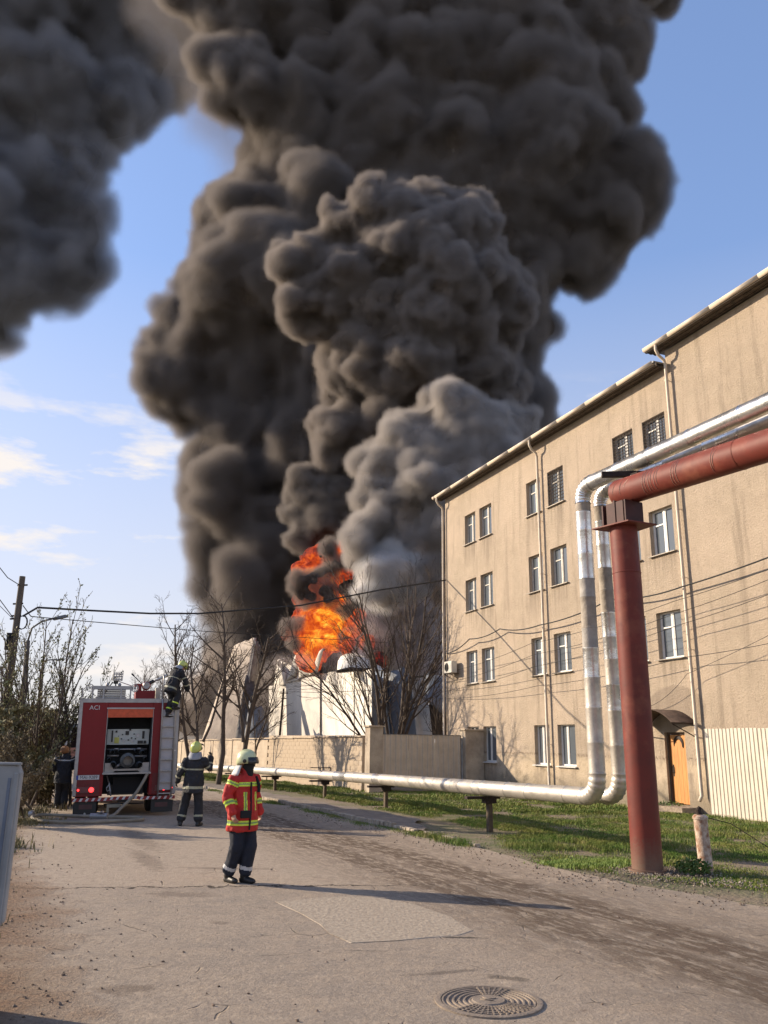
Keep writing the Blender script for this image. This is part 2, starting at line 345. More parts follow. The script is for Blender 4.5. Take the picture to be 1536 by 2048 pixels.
# ---- manhole
mi_ = mat('cast_iron_dusty', (.27, .215, .165), .85, .05, var=.3, scale=9, bump=.006, bscale=50, col2=(.19, .15, .115))
mh = thing('manhole_cover', 'round ribbed iron manhole cover with a letter in its middle, set in the road', 'manhole cover', (.87, 7.25, .0), rad(-8))
RR = .37
MB().lathe([(RR + .05, -.03), (RR + .05, .012), (RR + .03, .016), (RR + .005, .014), (RR + .005, -.03)], 64).build('frame', mi_, mh, smooth=True, angle=40)
MB().lathe([(.0001, .002), (RR, .002), (RR, -.03)], 64).build('plate', mi_, mh)
mb = MB()
for r in (.145, .19, .232, .275, .318, .36):
    mb.lathe([(r - .010, .0), (r - .007, .011), (r + .007, .011), (r + .010, .0)], 64)
mb.build('rib', mi_, mh, smooth=True, angle=40)
mb = MB()
for k in range(44):
    t = k / 44 * 2 * math.pi
    if 1.1 < t < 1.9 or 3.9 < t < 6.0:
        for r0, r1 in ((.155, .18), (.2, .222), (.242, .265), (.285, .308), (.328, .352)):
            c = Vector((math.cos(t), math.sin(t), 0)); mb.box(c * ((r0 + r1) / 2) + Vector((0, 0, .008)), (r1 - r0 + .01, .012, .016), Matrix.Rotation(t, 3, 'Z'))
mb.build('spoke', mi_, mh)['kind'] = 'stuff'
MB().lathe([(.0001, .020), (.125, .020), (.135, .010), (.135, 0)], 40).build('boss', mi_, mh, smooth=True, angle=40)
textmesh('K', .15, .004, 'letter', mi_, mh, Matrix.Translation((0, 0, .024)) @ Matrix.Rotation(rad(75), 4, 'Z'))
# ---- loose stones and gravel
def scatter_stones(name, label, pts, smin, smax, m):
    mb = MB()
    for p in pts:
        s = rnd.uniform(smin, smax); R = Matrix.Rotation(rnd.uniform(0, 6.3), 3, Vector((rnd.random(), rnd.random(), 1)))
        vs = [R @ Vector((a * s * rnd.uniform(.6, 1.1), b * s * rnd.uniform(.6, 1.1), c * s * .6)) + p for a, b, c in ((1, 0, 0), (0, 1, 0), (-1, 0, 0), (0, -1, 0), (0, 0, 1), (0, 0, -1))]
        mb.add(vs, [(0, 1, 4), (1, 2, 4), (2, 3, 4), (3, 0, 4), (1, 0, 5), (2, 1, 5), (3, 2, 5), (0, 3, 5)])
    tag(mb.build(name, m), label, kind='stuff')
ms_ = mat('pebble', (.38, .31, .24), .9, var=.5, scale=2)
def rg(x0, y0, sx_, sy_, n): return [Vector((x := rnd.gauss(x0, sx_), y := rnd.gauss(y0, sy_), gz(x, y) + .004)) for _ in range(n)]
scatter_stones('gravel', 'grey gravel round the foot of the red column', rg(4.6, 14.3, .45, .25, 600) + rg(4.2, 13.6, .8, .35, 500) + rg(5.4, 13.2, .8, .3, 300), .008, .028, ms_)
L1 = []
for _ in range(1100):
    y = rnd.uniform(6, 24); x = xl(y) + abs(rnd.gauss(1.3, 1.0)); L1.append(Vector((x, y, gz(x, y) + .003)))
for _ in range(900):
    y = rnd.uniform(11, 24); x = xr(y) + rnd.gauss(-.15, .5); L1.append(Vector((x, y, gz(x, y) + .01)))
for _ in range(60):
    y = rnd.uniform(6, 13); x = rnd.uniform(-3, 4); L1.append(Vector((x, y, gz(x, y) + .001)))
scatter_stones('rubble', 'small stones and crumbs of earth along the road edges', L1, .006, .024, mat('clod', (.26, .19, .14), .95, var=.5, scale=3))
# ---- grass verge
def grass(name, label, N, region, hmin, hmax, wdt, m, seed, clump=.0):
    g = np.random.default_rng(seed); P = region(g, N)
    nz = vnoise(np.c_[P * 1.1, np.zeros(len(P))], 41) + .6 * vnoise(np.c_[P * 3.1, np.zeros(len(P))], 42)
    P = P[nz > g.uniform(-.75, .55, len(P))]; n = len(P)
    nh = np.clip(.75 + .6 * vnoise(np.c_[P * .8, np.ones(n)], 43), .3, 1.6)
    h = g.uniform(hmin, hmax, n) * nh; ang = g.uniform(0, 2 * np.pi, n); le = g.uniform(.1, .75, n) * h; wv = g.uniform(.6, 1.2, n) * wdt
    z = -0.011 * np.clip(P[:, 1] - 24, 0, 66) - .02
    a = np.c_[np.cos(ang), np.sin(ang)]; b = np.c_[-a[:, 1], a[:, 0]]
    v = np.zeros((n, 5, 3)); v[:, 0, :2] = P + b * wv[:, None]; v[:, 1, :2] = P - b * wv[:, None]
    v[:, 2, :2] = P + a * (le * .35)[:, None] - b * (wv * .8)[:, None]; v[:, 3, :2] = P + a * (le * .35)[:, None] + b * (wv * .8)[:, None]; v[:, 4, :2] = P + a * le[:, None]
    v[:, 0, 2] = v[:, 1, 2] = z; v[:, 2, 2] = v[:, 3, 2] = z + h * .6; v[:, 4, 2] = z + h
    i = np.arange(n)[:, None] * 5
    me = bpy.data.meshes.new(name); me.from_pydata(v.reshape(-1, 3).tolist(), [], (i + np.array([[0, 1, 2, 3]])).tolist() + (i + np.array([[3, 2, 4]])).tolist())
    me.materials.append(m); o = bpy.data.objects.new(name, me); COL.objects.link(o); tag(o, label, kind='stuff'); return o
mgr = bpy.data.materials.new('grass_blades'); mgr.use_nodes = True; q = NT(mgr); bs = q.n['Principled BSDF']; bs.inputs['Roughness'].default_value = .7; bs.inputs['Specular IOR Level'].default_value = .2
P = q('ShaderNodeTexCoord').outputs['Object']
c0 = q.mix(q.ramp(q.noise(P, .7, 3), .38, .62), (.10, .17, .028), (.20, .22, .05)); c0 = q.mix(q.ramp(q.noise(P, 5, 2), .52, .68), c0, (.30, .25, .11)); c0 = q.mix(q.ramp(q.noise(P, 2.2, 3), .5, .3), c0, (.07, .12, .022))
q.t.links.new(c0, bs.inputs['Base Color']); bs.inputs['Subsurface Weight'].default_value = 0
FR = [(10.5, 6.6), (12.68, 5.45), (13.5, 4.4), (14.4, 3.5), (15.2, 2.95), (17, 2.6), (20, 2.6), (22.9, 1.85), (25.1, .7), (30, -1.0), (36.3, -3.5), (49, -9.7), (62, -15)]
BK = [(10.5, 13.5), (22, 10.8), (26.6, 9.5), (38, 4.8), (39, .2), (47, -4), (62, -12.5)]
def verge(y0, y1, extra=0):
    def f(g, N):
        y = y0 + (y1 - y0) * g.uniform(0, 1, N) ** 1.35; l = np.interp(y, [a for a, _ in FR], [b for _, b in FR]) + g.normal(0, .12, N); r = np.interp(y, [a for a, _ in BK], [b for _, b in BK])
        t = g.uniform(0, 1, N) ** 1.2; x = l + (r - l) * t
        gap = (np.abs(x - 4.5) < .75) & (np.abs(y - 14.2) < .5)
        return np.c_[x, y][~gap]
    return f
grass('grass', 'short green and straw coloured grass on the verge', 420000, verge(11, 27), .03, .11, .0055, mgr, 1)
grass('grass', 'far part of the grass verge below the low pipe', 170000, verge(26, 62), .05, .13, .013, mgr, 2)
def spots(L):
    def f(g, N):
        k = g.integers(0, len(L), N); A = np.array(L)[k]; return np.c_[A[:, 0] + g.normal(0, 1, N) * A[:, 2], A[:, 1] + g.normal(0, 1, N) * A[:, 3]]
    return f
mlush = mat('lush_grass', (.16, .26, .035), .6, var=.3, scale=3, col2=(.24, .28, .05))
grass('grass', 'lush bright green grass tuft before the red column', 14000, spots([(3.75, 15.3, .35, .25), (3.3, 15.0, .3, .2), (9.9, 29.2, 1.0, .4), (11, 27.5, .6, .3)]), .08, .2, .006, mlush, 3)
kk = [(xr(y) + rnd.uniform(-.12, .05), y, .12, .3) for y in [17.6 + .45 * i for i in range(50)]]
grass('grass', 'weeds growing along the foot of the kerb stones', 30000, spots(kk), .03, .12, .006, mgr, 4)
# weeds with broad leaves at the foot of the column and the stub pipe
def leafy(name, label, c, R_, H_, n, size, m, seed, cat='plant', group=None):
    g = random.Random(seed); mb = MB()
    for _ in range(n):
        t = g.uniform(0, 6.283); r = R_ * math.sqrt(g.random()); h = H_ * g.random() * (1 - .5 * r / R_); p = Vector((r * math.cos(t), r * math.sin(t), h))
        a = Vector((g.gauss(0, 1), g.gauss(0, 1), g.gauss(.3, .6))).normalized(); b = a.cross(Vector((g.random(), g.random(), g.random()))).normalized(); s = size * g.uniform(.6, 1.3)
        mb.add([p - a * s * .1, p + a * s * .5 + b * s * .35, p + a * s * 1.1, p + a * s * .5 - b * s * .35], [(0, 1, 2, 3)])
    t = thing(name, label, cat, c, group=group); mb.build('leaves', m, t).__setitem__('kind', 'stuff')
    sm = MB()
    for _ in range(6): u = g.uniform(0, 6.28); sm.tube([(0, 0, -.03), (R_ * .4 * math.cos(u), R_ * .4 * math.sin(u), H_ * .7)], .004, 4)
    sm.build('stem', m, t); return t
mwd = mat('weed_leaf', (.07, .13, .03), .6, var=.4, scale=6, col2=(.13, .19, .045))
leafy('weed', 'dark leafy weed at the foot of the rusty stub pipe', (5.0, 14.2, 0), .26, .26, 700, .045, mwd, 5)
leafy('weed', 'low green weed in front of the wooden door', tuple(gnd(1345, 1622)), .6, .35, 800, .06, mwd, 6)
# ================================================================== THE FOUR STOREY BUILDING
G = Vector((9.72, 26.62, 0)); AZ = rad(-21.2)
bx = Vector((math.sin(AZ), math.cos(AZ), 0)); by = Vector((-bx.y, bx.x, 0))
BRZ = math.atan2(bx.y, bx.x)
def bw(s, o, z): return G + bx * s + by * o + Vector((0, 0, z))
def b2f(x, y):
    r = ray(x, y); n = by; t = (G - EYE).dot(n) / r.dot(n); p = EYE + r * t; return (p - G).dot(bx), p.z
mw = bpy.data.materials.new('pebble_render'); mw.use_nodes = True; q = NT(mw); bs = q.n['Principled BSDF']; bs.inputs['Roughness'].default_value = .92; bs.inputs['Specular IOR Level'].default_value = .2
P = q('ShaderNodeTexCoord').outputs['Object']; sx = q('ShaderNodeSeparateXYZ', P); Sx, Zx = sx.outputs[0], sx.outputs[2]
n1 = q.noise(P, .35, 6, .62); n2 = q.noise(P, 2.2, 6, .7); n3 = q.noise(P, 17, 5, .8); n4 = q.noise(P, 9, 5, .7)
stm = q('ShaderNodeMapping', P); stm.inputs['Scale'].default_value = (1.6, 1.6, .16); nst = q.noise(stm.outputs[0], 1.3, 6, .65)
col = q.mix(q.ramp(n1, .36, .64), (.54, .43, .325), (.44, .355, .265)); col = q.mix(q.ramp(n2, .45, .75, 0, .6), col, (.60, .49, .37))
col = q.mix(q.ramp(nst, .52, .66, 0, .62), col, (.30, .24, .18)); col = q.mix(q.ramp(nst, .42, .3, 0, .35), col, (.60, .49, .36))
col = q.mix(q.ramp(n3, .54, .68, 0, .7), col, (.25, .20, .15)); col = q.mix(q.ramp(n3, .44, .32, 0, .4), col, (.66, .54, .40))
# smoother, patched and damp stained plinth band
pl = q.ramp(q.math('ADD', Zx, q.math('MULTIPLY', q.math('SUBTRACT', n2, .5), .7)), 1.55, 1.35)
col = q.mix(q.math('MULTIPLY', pl, q.ramp(n1, .4, .6, .45, .9)), col, (.46, .37, .26)); col = q.mix(q.math('MULTIPLY', pl, q.ramp(n2, .5, .7)), col, (.33, .26, .185))
damp = q.math('MULTIPLY', q.ramp(q.math('ADD', Zx, q.math('MULTIPLY', n2, -1.2)), .35, -.3), .75); col = q.mix(damp, col, (.17, .145, .105))
lin = q.math('MULTIPLY', q.ramp(q.math('ABSOLUTE', q.math('SUBTRACT', q.math('ADD', Zx, q.math('MULTIPLY', n4, .12)), 1.62)), .07, .02), q.ramp(n4, .45, .6)); col = q.mix(lin, col, (.22, .165, .12))
cm_ = None
for a_, b2_ in ((14.27, 15.42), (12.6, 13.82), (8.22, 9.36), (6.42, 7.62), (1.87, 3.08), (.12, 1.32)):
    k_ = q.ramp(q.math('ABSOLUTE', q.math('SUBTRACT', Sx, (a_ + b2_) / 2)), .72, .5); cm_ = k_ if cm_ is None else q.math('MAXIMUM', cm_, k_)
rm_ = None
for z_ in (1.1, 4.67, 8.17, 11.57):
    k_ = q.math('MULTIPLY', q.ramp(Zx, z_ - 1.3, z_ - .05), q.ramp(Zx, z_ + .06, z_)); rm_ = k_ if rm_ is None else q.math('MAXIMUM', rm_, k_)
st2_ = q('ShaderNodeMapping', P); st2_.inputs['Scale'].default_value = (5, 5, .25); ns2 = q.noise(st2_.outputs[0], 1.2, 5, .6)
col = q.mix(q.math('MULTIPLY', q.math('MULTIPLY', cm_, rm_), q.ramp(ns2, .4, .62, .1, .85)), col, (.26, .21, .16))
# rusty wash under the sills, and a darker oval at the canopy
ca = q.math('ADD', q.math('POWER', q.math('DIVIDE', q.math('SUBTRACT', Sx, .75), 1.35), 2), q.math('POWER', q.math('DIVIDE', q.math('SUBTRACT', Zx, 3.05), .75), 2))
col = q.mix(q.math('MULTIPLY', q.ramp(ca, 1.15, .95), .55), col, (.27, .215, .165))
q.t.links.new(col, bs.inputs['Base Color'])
hh = q.math('ADD', q.math('MULTIPLY', n3, q.math('SUBTRACT', 1.0, q.math('MULTIPLY', pl, .75))), q.math('MULTIPLY', n4, .45))
bn = q('ShaderNodeBump'); bn.inputs['Distance'].default_value = .07; q.t.links.new(hh, bn.inputs['Height']); q.t.links.new(bn.outputs[0], bs.inputs['Normal'])
B = thing('apartment_building', 'four storey building with tan pebbledash walls behind the pipes', 'building', tuple(G), BRZ)
ROWS = [(1.13, 2.68), (4.70, 6.24), (8.20, 9.78), (11.60, 13.14)]
COLS = [(14.27, 15.42), (12.6, 13.82), (8.22, 9.36), (6.42, 7.62), (1.87, 3.08), (.12, 1.32)]
holes = []
for ci, (s0, s1) in enumerate(COLS):
    for ri, (z0, z1) in enumerate(ROWS):
        if ri == 0 and ci in (4, 5): continue
        a0 = z0 + (.28 if (ri == 3 and ci >= 4) else 0)
        holes.append((s0, s1, a0, z1, ci, ri))
DOOR = (.40, 1.36, .16, 2.36)
S0, SSTEP, S1, ZL, ZH = -9.0, -.16, 17.72, 14.72, 15.28
def wallgrid(s0, s1, z0, z1, hs):
    mb = MB(); ss = sorted({s0, s1, *[h[0] for h in hs if s0 < h[0] < s1], *[h[1] for h in hs if s0 < h[1] < s1]}); zs = sorted({z0, z1, *[h[2] for h in hs], *[h[3] for h in hs]})
    for i in range(len(ss) - 1):
        for j in range(len(zs) - 1):
            cs, cz = (ss[i] + ss[i + 1]) / 2, (zs[j] + zs[j + 1]) / 2
            if any(h[0] < cs < h[1] and h[2] < cz < h[3] for h in hs): continue
            mb.add([(ss[i], 0, zs[j]), (ss[i + 1], 0, zs[j]), (ss[i + 1], 0, zs[j + 1]), (ss[i], 0, zs[j + 1])], [(0, 1, 2, 3)])
    for h in hs:
        a, b, c, d = h[:4]; D = -.24
        mb.add([(a, 0, c), (b, 0, c), (b, 0, d), (a, 0, d), (a, D, c), (b, D, c), (b, D, d), (a, D, d)], [(0, 4, 5, 1), (1, 5, 6, 2), (2, 6, 7, 3), (3, 7, 4, 0)])
    return mb
hl = [h for h in holes] + [(*DOOR, 9, 9)]
mb = wallgrid(SSTEP, S1, -1, ZL, hl); mb.add([(S1, 0, -1), (S1, -13, -1), (S1, -13, ZL), (S1, 0, ZL), (SSTEP, 0, ZL), (SSTEP, -13, ZL)], [(0, 1, 2, 3), (4, 3, 2, 5)])
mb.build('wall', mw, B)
mb = wallgrid(S0, SSTEP, -1, ZH, []); mb.add([(SSTEP, 0, ZL), (SSTEP, -13, ZL), (SSTEP, -13, ZH), (SSTEP, 0, ZH), (S0, 0, ZH), (S0, -13, ZH), (S0, 0, -1), (S0, -13, -1)], [(0, 1, 2, 3), (4, 3, 2, 5), (6, 4, 5, 7)])
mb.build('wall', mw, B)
m_pvc = mat('white_pvc', (.74, .71, .66), .45, var=.08, scale=6)
m_oldw = mat('old_white_paint', (.60, .55, .47), .6, var=.2, scale=9)
m_glass = mat('window_glass', (.10, .115, .13), .06, var=0, spec=.9)
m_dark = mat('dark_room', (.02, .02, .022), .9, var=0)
m_curt = mat('net_curtain', (.42, .41, .38), .9, var=.25, scale=2, stretch=(14, 14, 1))
m_curd = mat('grey_curtain', (.17, .17, .175), .9, var=.3, scale=2, stretch=(9, 9, 1))
m_sill = mat('tin_sill', (.42, .37, .31), .6, .3, var=.25, scale=8)
m_rust = mat('rusty_iron', (.05, .032, .024), .85, .2, var=.4, scale=20)
def window(s0, s1, z0, z1, ci, ri, old=False):
    mid = s0 + (s1 - s0) * (.5 if ri else .62); fr = m_oldw if old else m_pvc; Y0 = -.19
    t = .055; mb = MB()
    mb.bb(s0, s0 + t, Y0 - .03, Y0 + .03, z0, z1); mb.bb(s1 - t, s1, Y0 - .03, Y0 + .03, z0, z1); mb.bb(s0 + t, s1 - t, Y0 - .029, Y0 + .029, z1 - t, z1); mb.bb(s0 + t, s1 - t, Y0 - .029, Y0 + .029, z0, z0 + t * 1.2)
    mb.bb(mid - .035, mid + .035, Y0 - .028, Y0 + .034, z0 + t, z1 - t)
    W = mb.build('window', fr, B)
    k = rnd.random()
    for n_, (a, b) in enumerate(((s0 + t, mid - .035), (mid + .035, s1 - t))):
        MB().bb(a, b, Y0 - .012, Y0 - .004, z0 + t, z1 - t).build('pane', m_glass, W)
        sm = MB(); g = .035
        if n_ == 1 and ri:
            sm.bb(a, b, Y0 + .0, Y0 + .026, z0 + (z1 - z0) * .66, z0 + (z1 - z0) * .66 + .045); sm.bb(a, a + g, Y0 + .0, Y0 + .025, z0 + t * 1.2, z1 - t); sm.bb(b - g, b, Y0, Y0 + .025, z0 + t * 1.2, z1 - t)
        else:
            sm.bb(a, a + g, Y0, Y0 + .024, z0 + t * 1.2, z1 - t); sm.bb(b - g, b, Y0, Y0 + .024, z0 + t * 1.2, z1 - t)
        sm.build('sash', fr, W)
        # curtain inside
        cm = m_curt if rnd.random() < .55 else m_curd
        cu = MB(); nn = 14
        vs = [(a + (b - a) * i / nn, Y0 - .16 + .015 * math.sin(i * 2.1), z) for z in (z0, z1) for i in range(nn + 1)]
        cu.add(vs, [(i, i + 1, nn + 2 + i, nn + 1 + i) for i in range(nn)]); cu.build('curtain', cm, W)
    MB().bb(s0, s1, -.9, -.5, z0, z1).build('unlit_room_block', m_dark, W)  # near-black block stands in for the unlit room behind the curtain
    sb = MB(); sb.box(((s0 + s1) / 2, .0 - .06, z0 - .012), (s1 - s0 + .14, .34, .03), Matrix.Rotation(rad(-6), 3, 'X')); sb.build('sill', m_pvc if ri == 0 else m_sill, W)
    return W
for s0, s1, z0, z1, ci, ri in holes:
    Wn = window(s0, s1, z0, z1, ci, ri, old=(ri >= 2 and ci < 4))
    if ri == 3 and ci >= 3:   # iron lattice
        g = MB(); nx, nz = 7, 10
        for i in range(nx + 1): x = s0 + .03 + (s1 - s0 - .06) * i / nx; g.bb(x - .011, x + .011, -.06, -.045, z0 + .02, z1 - .02)
        for j in range(nz + 1): z = z0 + .03 + (z1 - z0 - .06) * j / nz; g.bb(s0 + .02, s1 - .02, -.045, -.03, z - .011, z + .011)
        g.build('lattice', m_rust, B)
# door with its frame, canopy, step
m_door = mat('ochre_wood', (.60, .27, .065), .55, var=.25, scale=1.6, stretch=(8, 8, 1), col2=(.44, .18, .04))
s0, s1, z0, z1 = DOOR
fr = MB(); fr.bb(s0, s0 + .07, -.2, -.1, z0, z1); fr.bb(s1 - .07, s1, -.2, -.1, z0, z1); fr.bb(s0 + .07, s1 - .07, -.2, -.1, z1 - .07, z1); fr.build('door_frame', mat('dark_frame', (.10, .06, .035), .8), B)
MB().bb(s0 + .07, s1 - .07, -.235, -.21, z0, z1).build('dark_backing', m_dark, B)
dr = MB(); nb = 5
for i in range(nb): a = s0 + .08 + (s1 - s0 - .16) * i / nb; dr.bb(a + .004, a + (s1 - s0 - .16) / nb - .004, -.18, -.15, z0 + .02, z1 - .08)
dr.bb(s0 + .08, s1 - .08, -.176, -.154, z0 + .02, z1 - .08); dr = dr.build('door', m_door, B)
hd = MB(); hd.tube([(s1 - .16, -.15, 1.1), (s1 - .16, -.10, 1.12), (s1 - .16, -.10, 1.3), (s1 - .16, -.15, 1.32)], .012, 6); hd.bb(s1 - .19, s1 - .13, -.152, -.145, 1.0, 1.36); hd.build('handle', m_rust, dr)
orn = MB()
for r0, a0, a1 in ((.24, -.2, 3.6), (.20, .1, 3.5)):
    orn.tube([((s0 + s1) / 2 + r0 * math.cos(a0 + (a1 - a0) * k / 14) * .9, -.145, 1.98 + r0 * math.sin(a0 + (a1 - a0) * k / 14)) for k in range(15)], [.012 + .03 * math.sin(k / 14 * 3.1) for k in range(15)], 6)
orn.build('ornament', mat('dark_metal', (.05, .03, .02), .6), dr)
MB().bb(-.1, 1.6, -.05, .75, -.4, .14).build('step', mat('broken_concrete', (.38, .30, .22), .95, var=.3, scale=6, bump=.03, bscale=12), B)
cn_ = MB(); nn = 12; c0, c1, zc = -.15, 1.95, 2.62
arc = [(c0 + (c1 - c0) * i / nn, zc + .42 * math.sin(math.pi * i / nn) ** .8) for i in range(nn + 1)]
vs = [(s, o, z + dz) for dz in (0, .02) for o in (.01, .95) for s, z in arc]; m_ = nn + 1
cn_.add(vs, [(i, i + 1, m_ + i + 1, m_ + i) for i in range(nn)] + [(2 * m_ + i, 3 * m_ + i, 3 * m_ + i + 1, 2 * m_ + i + 1) for i in range(nn)] + [(m_ + i, m_ + i + 1, 3 * m_ + i + 1, 3 * m_ + i) for i in range(nn)])
cn_ = cn_.build('canopy', mat('rust_sheet', (.13, .085, .06), .8, .3, var=.35, scale=5), B, smooth=True)
br = MB()
for s in (c0 + .03, c1 - .03): br.tube([(s, .0, 2.2), (s, .9, 2.6)], .018, 5); br.tube([(s, 0, 2.6), (s, .93, 2.6)], .018, 5)
br.build('bracket', m_rust, cn_)
# eaves, gutter, downpipes
m_gut = mat('cream_gutter', (.62, .52, .40), .5, var=.12, scale=3)
m_eave = mat('dark_eave_boards', (.11, .085, .065), .9, var=.4, scale=6)
m_roof = mat('roof_sheet', (.22, .21, .2), .6, .3)
def eaves(s0, s1, z):
    r = MB(); r.bb(s0, s1, -13.4, .52, z + .16, z + .22); r = r.build('roof', m_roof, B)
    e = MB(); k = 0
    for i in range(5): o = .03 + .095 * i; e.bb(s0 + .02, s1 - .02, o, o + .088, z + .04 + .02 * (i % 2), z + .08 + .02 * (i % 2))
    e.build('eave_board', m_eave, B)
    s = s0
    while s < s1 - .1:
        b = min(s + 2.0, s1); g = MB(); pr = [(.52 + .075 * math.cos(t), z + .16 + .085 * math.sin(t)) for t in [math.pi + math.pi * i / 8 for i in range(9)]] + [(.61, z + .2)]
        n = len(pr); g.add([(s + .004, o, zz) for o, zz in pr] + [(b - .004, o, zz) for o, zz in pr], [(i, i + 1, n + i + 1, n + i) for i in range(n - 1)]); o = g.build('gutter', m_gut, B, smooth=True)
        so = o.modifiers.new('s', 'SOLIDIFY'); so.thickness = .008; s = b
    fb = MB(); fb.bb(s0, s1, .40, .43, z + .06, z + .165); fb.build('fascia', m_gut, B)
eaves(SSTEP - .35 + .36, S1 + .45, ZL - .10); eaves(S0, SSTEP + .45, ZH - .02)
def downpipe(s, ztop, goose=True, zbot=.15):
    d = MB(); pts = [(s, .52, ztop + .1), (s, .52, ztop - .12), (s + .0, .42, ztop - .3), (s, .2, ztop - .45), (s, .16, ztop - .62)]
    d.tube(pts + [(s, .16, zbot + .15), (s, .26, zbot)], .055, 10); d = d.build('downpipe', m_gut, B, smooth=True)
    c = MB(); z = ztop - 1.2
    while z > zbot + .2: c.lathe([(.064, -.03), (.064, .03)], 10, (s, .16, z)); c.bb(s - .012, s + .012, .0, .11, z - .01, z + .01); z -= 2.3
    c.build('clip', m_gut, d)
downpipe(8.12, ZL - .1); downpipe(-.32, ZH, zbot=.35); downpipe(S1 - .02, ZL - .1)
MB().tube([(17.3, -.1, ZL + .1), (17.3, -.1, ZL + .75)], .02, 6).build('aerial', m_rust, B)
# air conditioner on the wall
s, z = b2f(909, 1327)
ac = thing('air_conditioner', 'white air conditioning unit bracketed to the tan wall near its corner', 'air conditioner', tuple(bw(16.55, .12, 5.28)), BRZ)
mb = MB(); mb.bb(-.42, .42, .05, .36, 0, .58); mb.build('casing', mat('ac_white', (.62, .58, .5), .5, var=.1), ac, bevel=.02)
mb = MB()
for r in (.05, .10, .15, .2): mb.lathe([(r, -.008), (r + .012, 0), (r, .008)], 20, (.12, .375, .29), Matrix.Rotation(rad(90), 3, 'X'))
mb.build('fan_grille', m_dark, ac)
mb = MB(); mb.lathe([(.0001, 0), (.22, 0)], 20, (.12, .363, .29), Matrix.Rotation(rad(90), 3, 'X')); mb.build('fan_opening', mat('fan_dark', (.06, .06, .055), .8, var=0), ac)
mb = MB()
for x in (-.3, .3): mb.tube([(x, -.1, -.02), (x, .42, -.02)], .018, 5); mb.tube([(x, -.1, -.3), (x, .4, -.04)], .014, 5)
mb.build('bracket', m_rust, ac)
# ---- pale corrugated fence panel leaning on the facade
m_cor = mat('cream_sheet', (.62, .55, .44), .55, var=.1, scale=2)
FN = thing('corrugated_fence', 'cream corrugated sheet fence standing against the tan building', 'fence', tuple(bw(-.6, .14, 0)), BRZ)
def corr_sheet(s0, s1, z0, z1, pitch, depth, name, m, parent, y=0.0, ys=1):
    n = max(1, round((s1 - s0) / pitch)); p = (s1 - s0) / n; pr = []
    for i in range(n):
        a = s0 + i * p; pr += [(a, 0), (a + p * .70, 0), (a + p * .76, -depth), (a + p * .94, -depth)]
    pr.append((s1, 0)); k = len(pr); mb = MB()
    mb.add([(a, y + b * ys, z) for z in (z0, z1) for a, b in pr], [(i, i + 1, k + i + 1, k + i) for i in range(k - 1)])
    return mb.build(name, m, parent)
x = -.02
for i in range(7): corr_sheet(x - 1.04, x, -.15, 2.45 + .01 * (i % 2), .15, .022, 'sheet', m_cor, FN, .002 * (i % 2), 1); x -= 1.04
mb = MB()
for i in range(8): mb.bb(-.03 - i * 1.04 - .03, -.03 - i * 1.04 + .03, -.11, -.04, -.3, 2.4)
mb.build('post', m_rust, FN)
mb = MB(); mb.bb(-7.3, 0, -.04, -.024, .6, .66); mb.bb(-7.3, 0, -.04, -.024, 1.9, 1.96); mb.build('rail', m_rust, FN)
# ================================================================== PIPES
def metalmat(name, col, rough, metal, patch=None, bump=.0):
    m = bpy.data.materials.new(name); m.use_nodes = True; q = NT(m); b = q.n['Principled BSDF']; b.inputs['Metallic'].default_value = metal
    P = q('ShaderNodeTexCoord').outputs['Object']; n1 = q.noise(P, 3.5, 5, .6); n2 = q.noise(P, 18, 4, .7)
    c = q.mix(q.ramp(n1, .4, .68), col, [v * .72 for v in col]); c = q.mix(q.ramp(n2, .58, .75, 0, .6), c, patch or [v * .5 for v in col])
    q.t.links.new(c, b.inputs['Base Color']); q.t.links.new(q.ramp(n1, .3, .7, rough - .08, rough + .16), b.inputs['Roughness'])
    bn = q('ShaderNodeBump'); bn.inputs['Distance'].default_value = bump or .006; q.t.links.new(q.math('ADD', n1, q.math('MULTIPLY', n2, .25)), bn.inputs['Height']); q.t.links.new(bn.outputs[0], b.inputs['Normal'])
    return m
m_foil = metalmat('aluminium_jacket', (.78, .76, .73), .26, .92, bump=.012)
m_foil2 = metalmat('dull_aluminium_jacket', (.66, .61, .54), .42, .75, bump=.01)
m_felt = metalmat('weathered_insulation', (.38, .33, .27), .85, .1, (.24, .19, .15), bump=.03)
m_felt2 = metalmat('grey_insulation', (.42, .39, .35), .85, .1, (.25, .22, .19), bump=.02)
m_red = bpy.data.materials.new('red_oxide_paint'); m_red.use_nodes = True; q = NT(m_red); b = q.n['Principled BSDF']; b.inputs['Roughness'].default_value = .58; b.inputs['Specular IOR Level'].default_value = .28
P = q('ShaderNodeTexCoord').outputs['Object']; n1 = q.noise(P, 2.0, 5, .6); n2 = q.noise(P, 25, 4, .7)
c = q.mix(q.ramp(n1, .35, .65), (.175, .032, .021), (.125, .028, .02)); c = q.mix(q.ramp(n2, .60, .68, 0, .8), c, (.09, .03, .018)); n5_ = q.noise(P, .9, 5, .7); c = q.mix(q.ramp(n5_, .52, .66, 0, .6), c, (.26, .085, .05)); zz_ = q('ShaderNodeSeparateXYZ', P).outputs[2]; c = q.mix(q.math('MULTIPLY', q.ramp(q.math('ADD', zz_, q.math('MULTIPLY', n2, -.5)), .28, -.2), .8), c, (.17, .115, .08)); q.t.links.new(c, b.inputs['Base Color'])
bn = q('ShaderNodeBump'); bn.inputs['Distance'].default_value = .004; q.t.links.new(n1, bn.inputs['Height']); q.t.links.new(bn.outputs[0], b.inputs['Normal'])
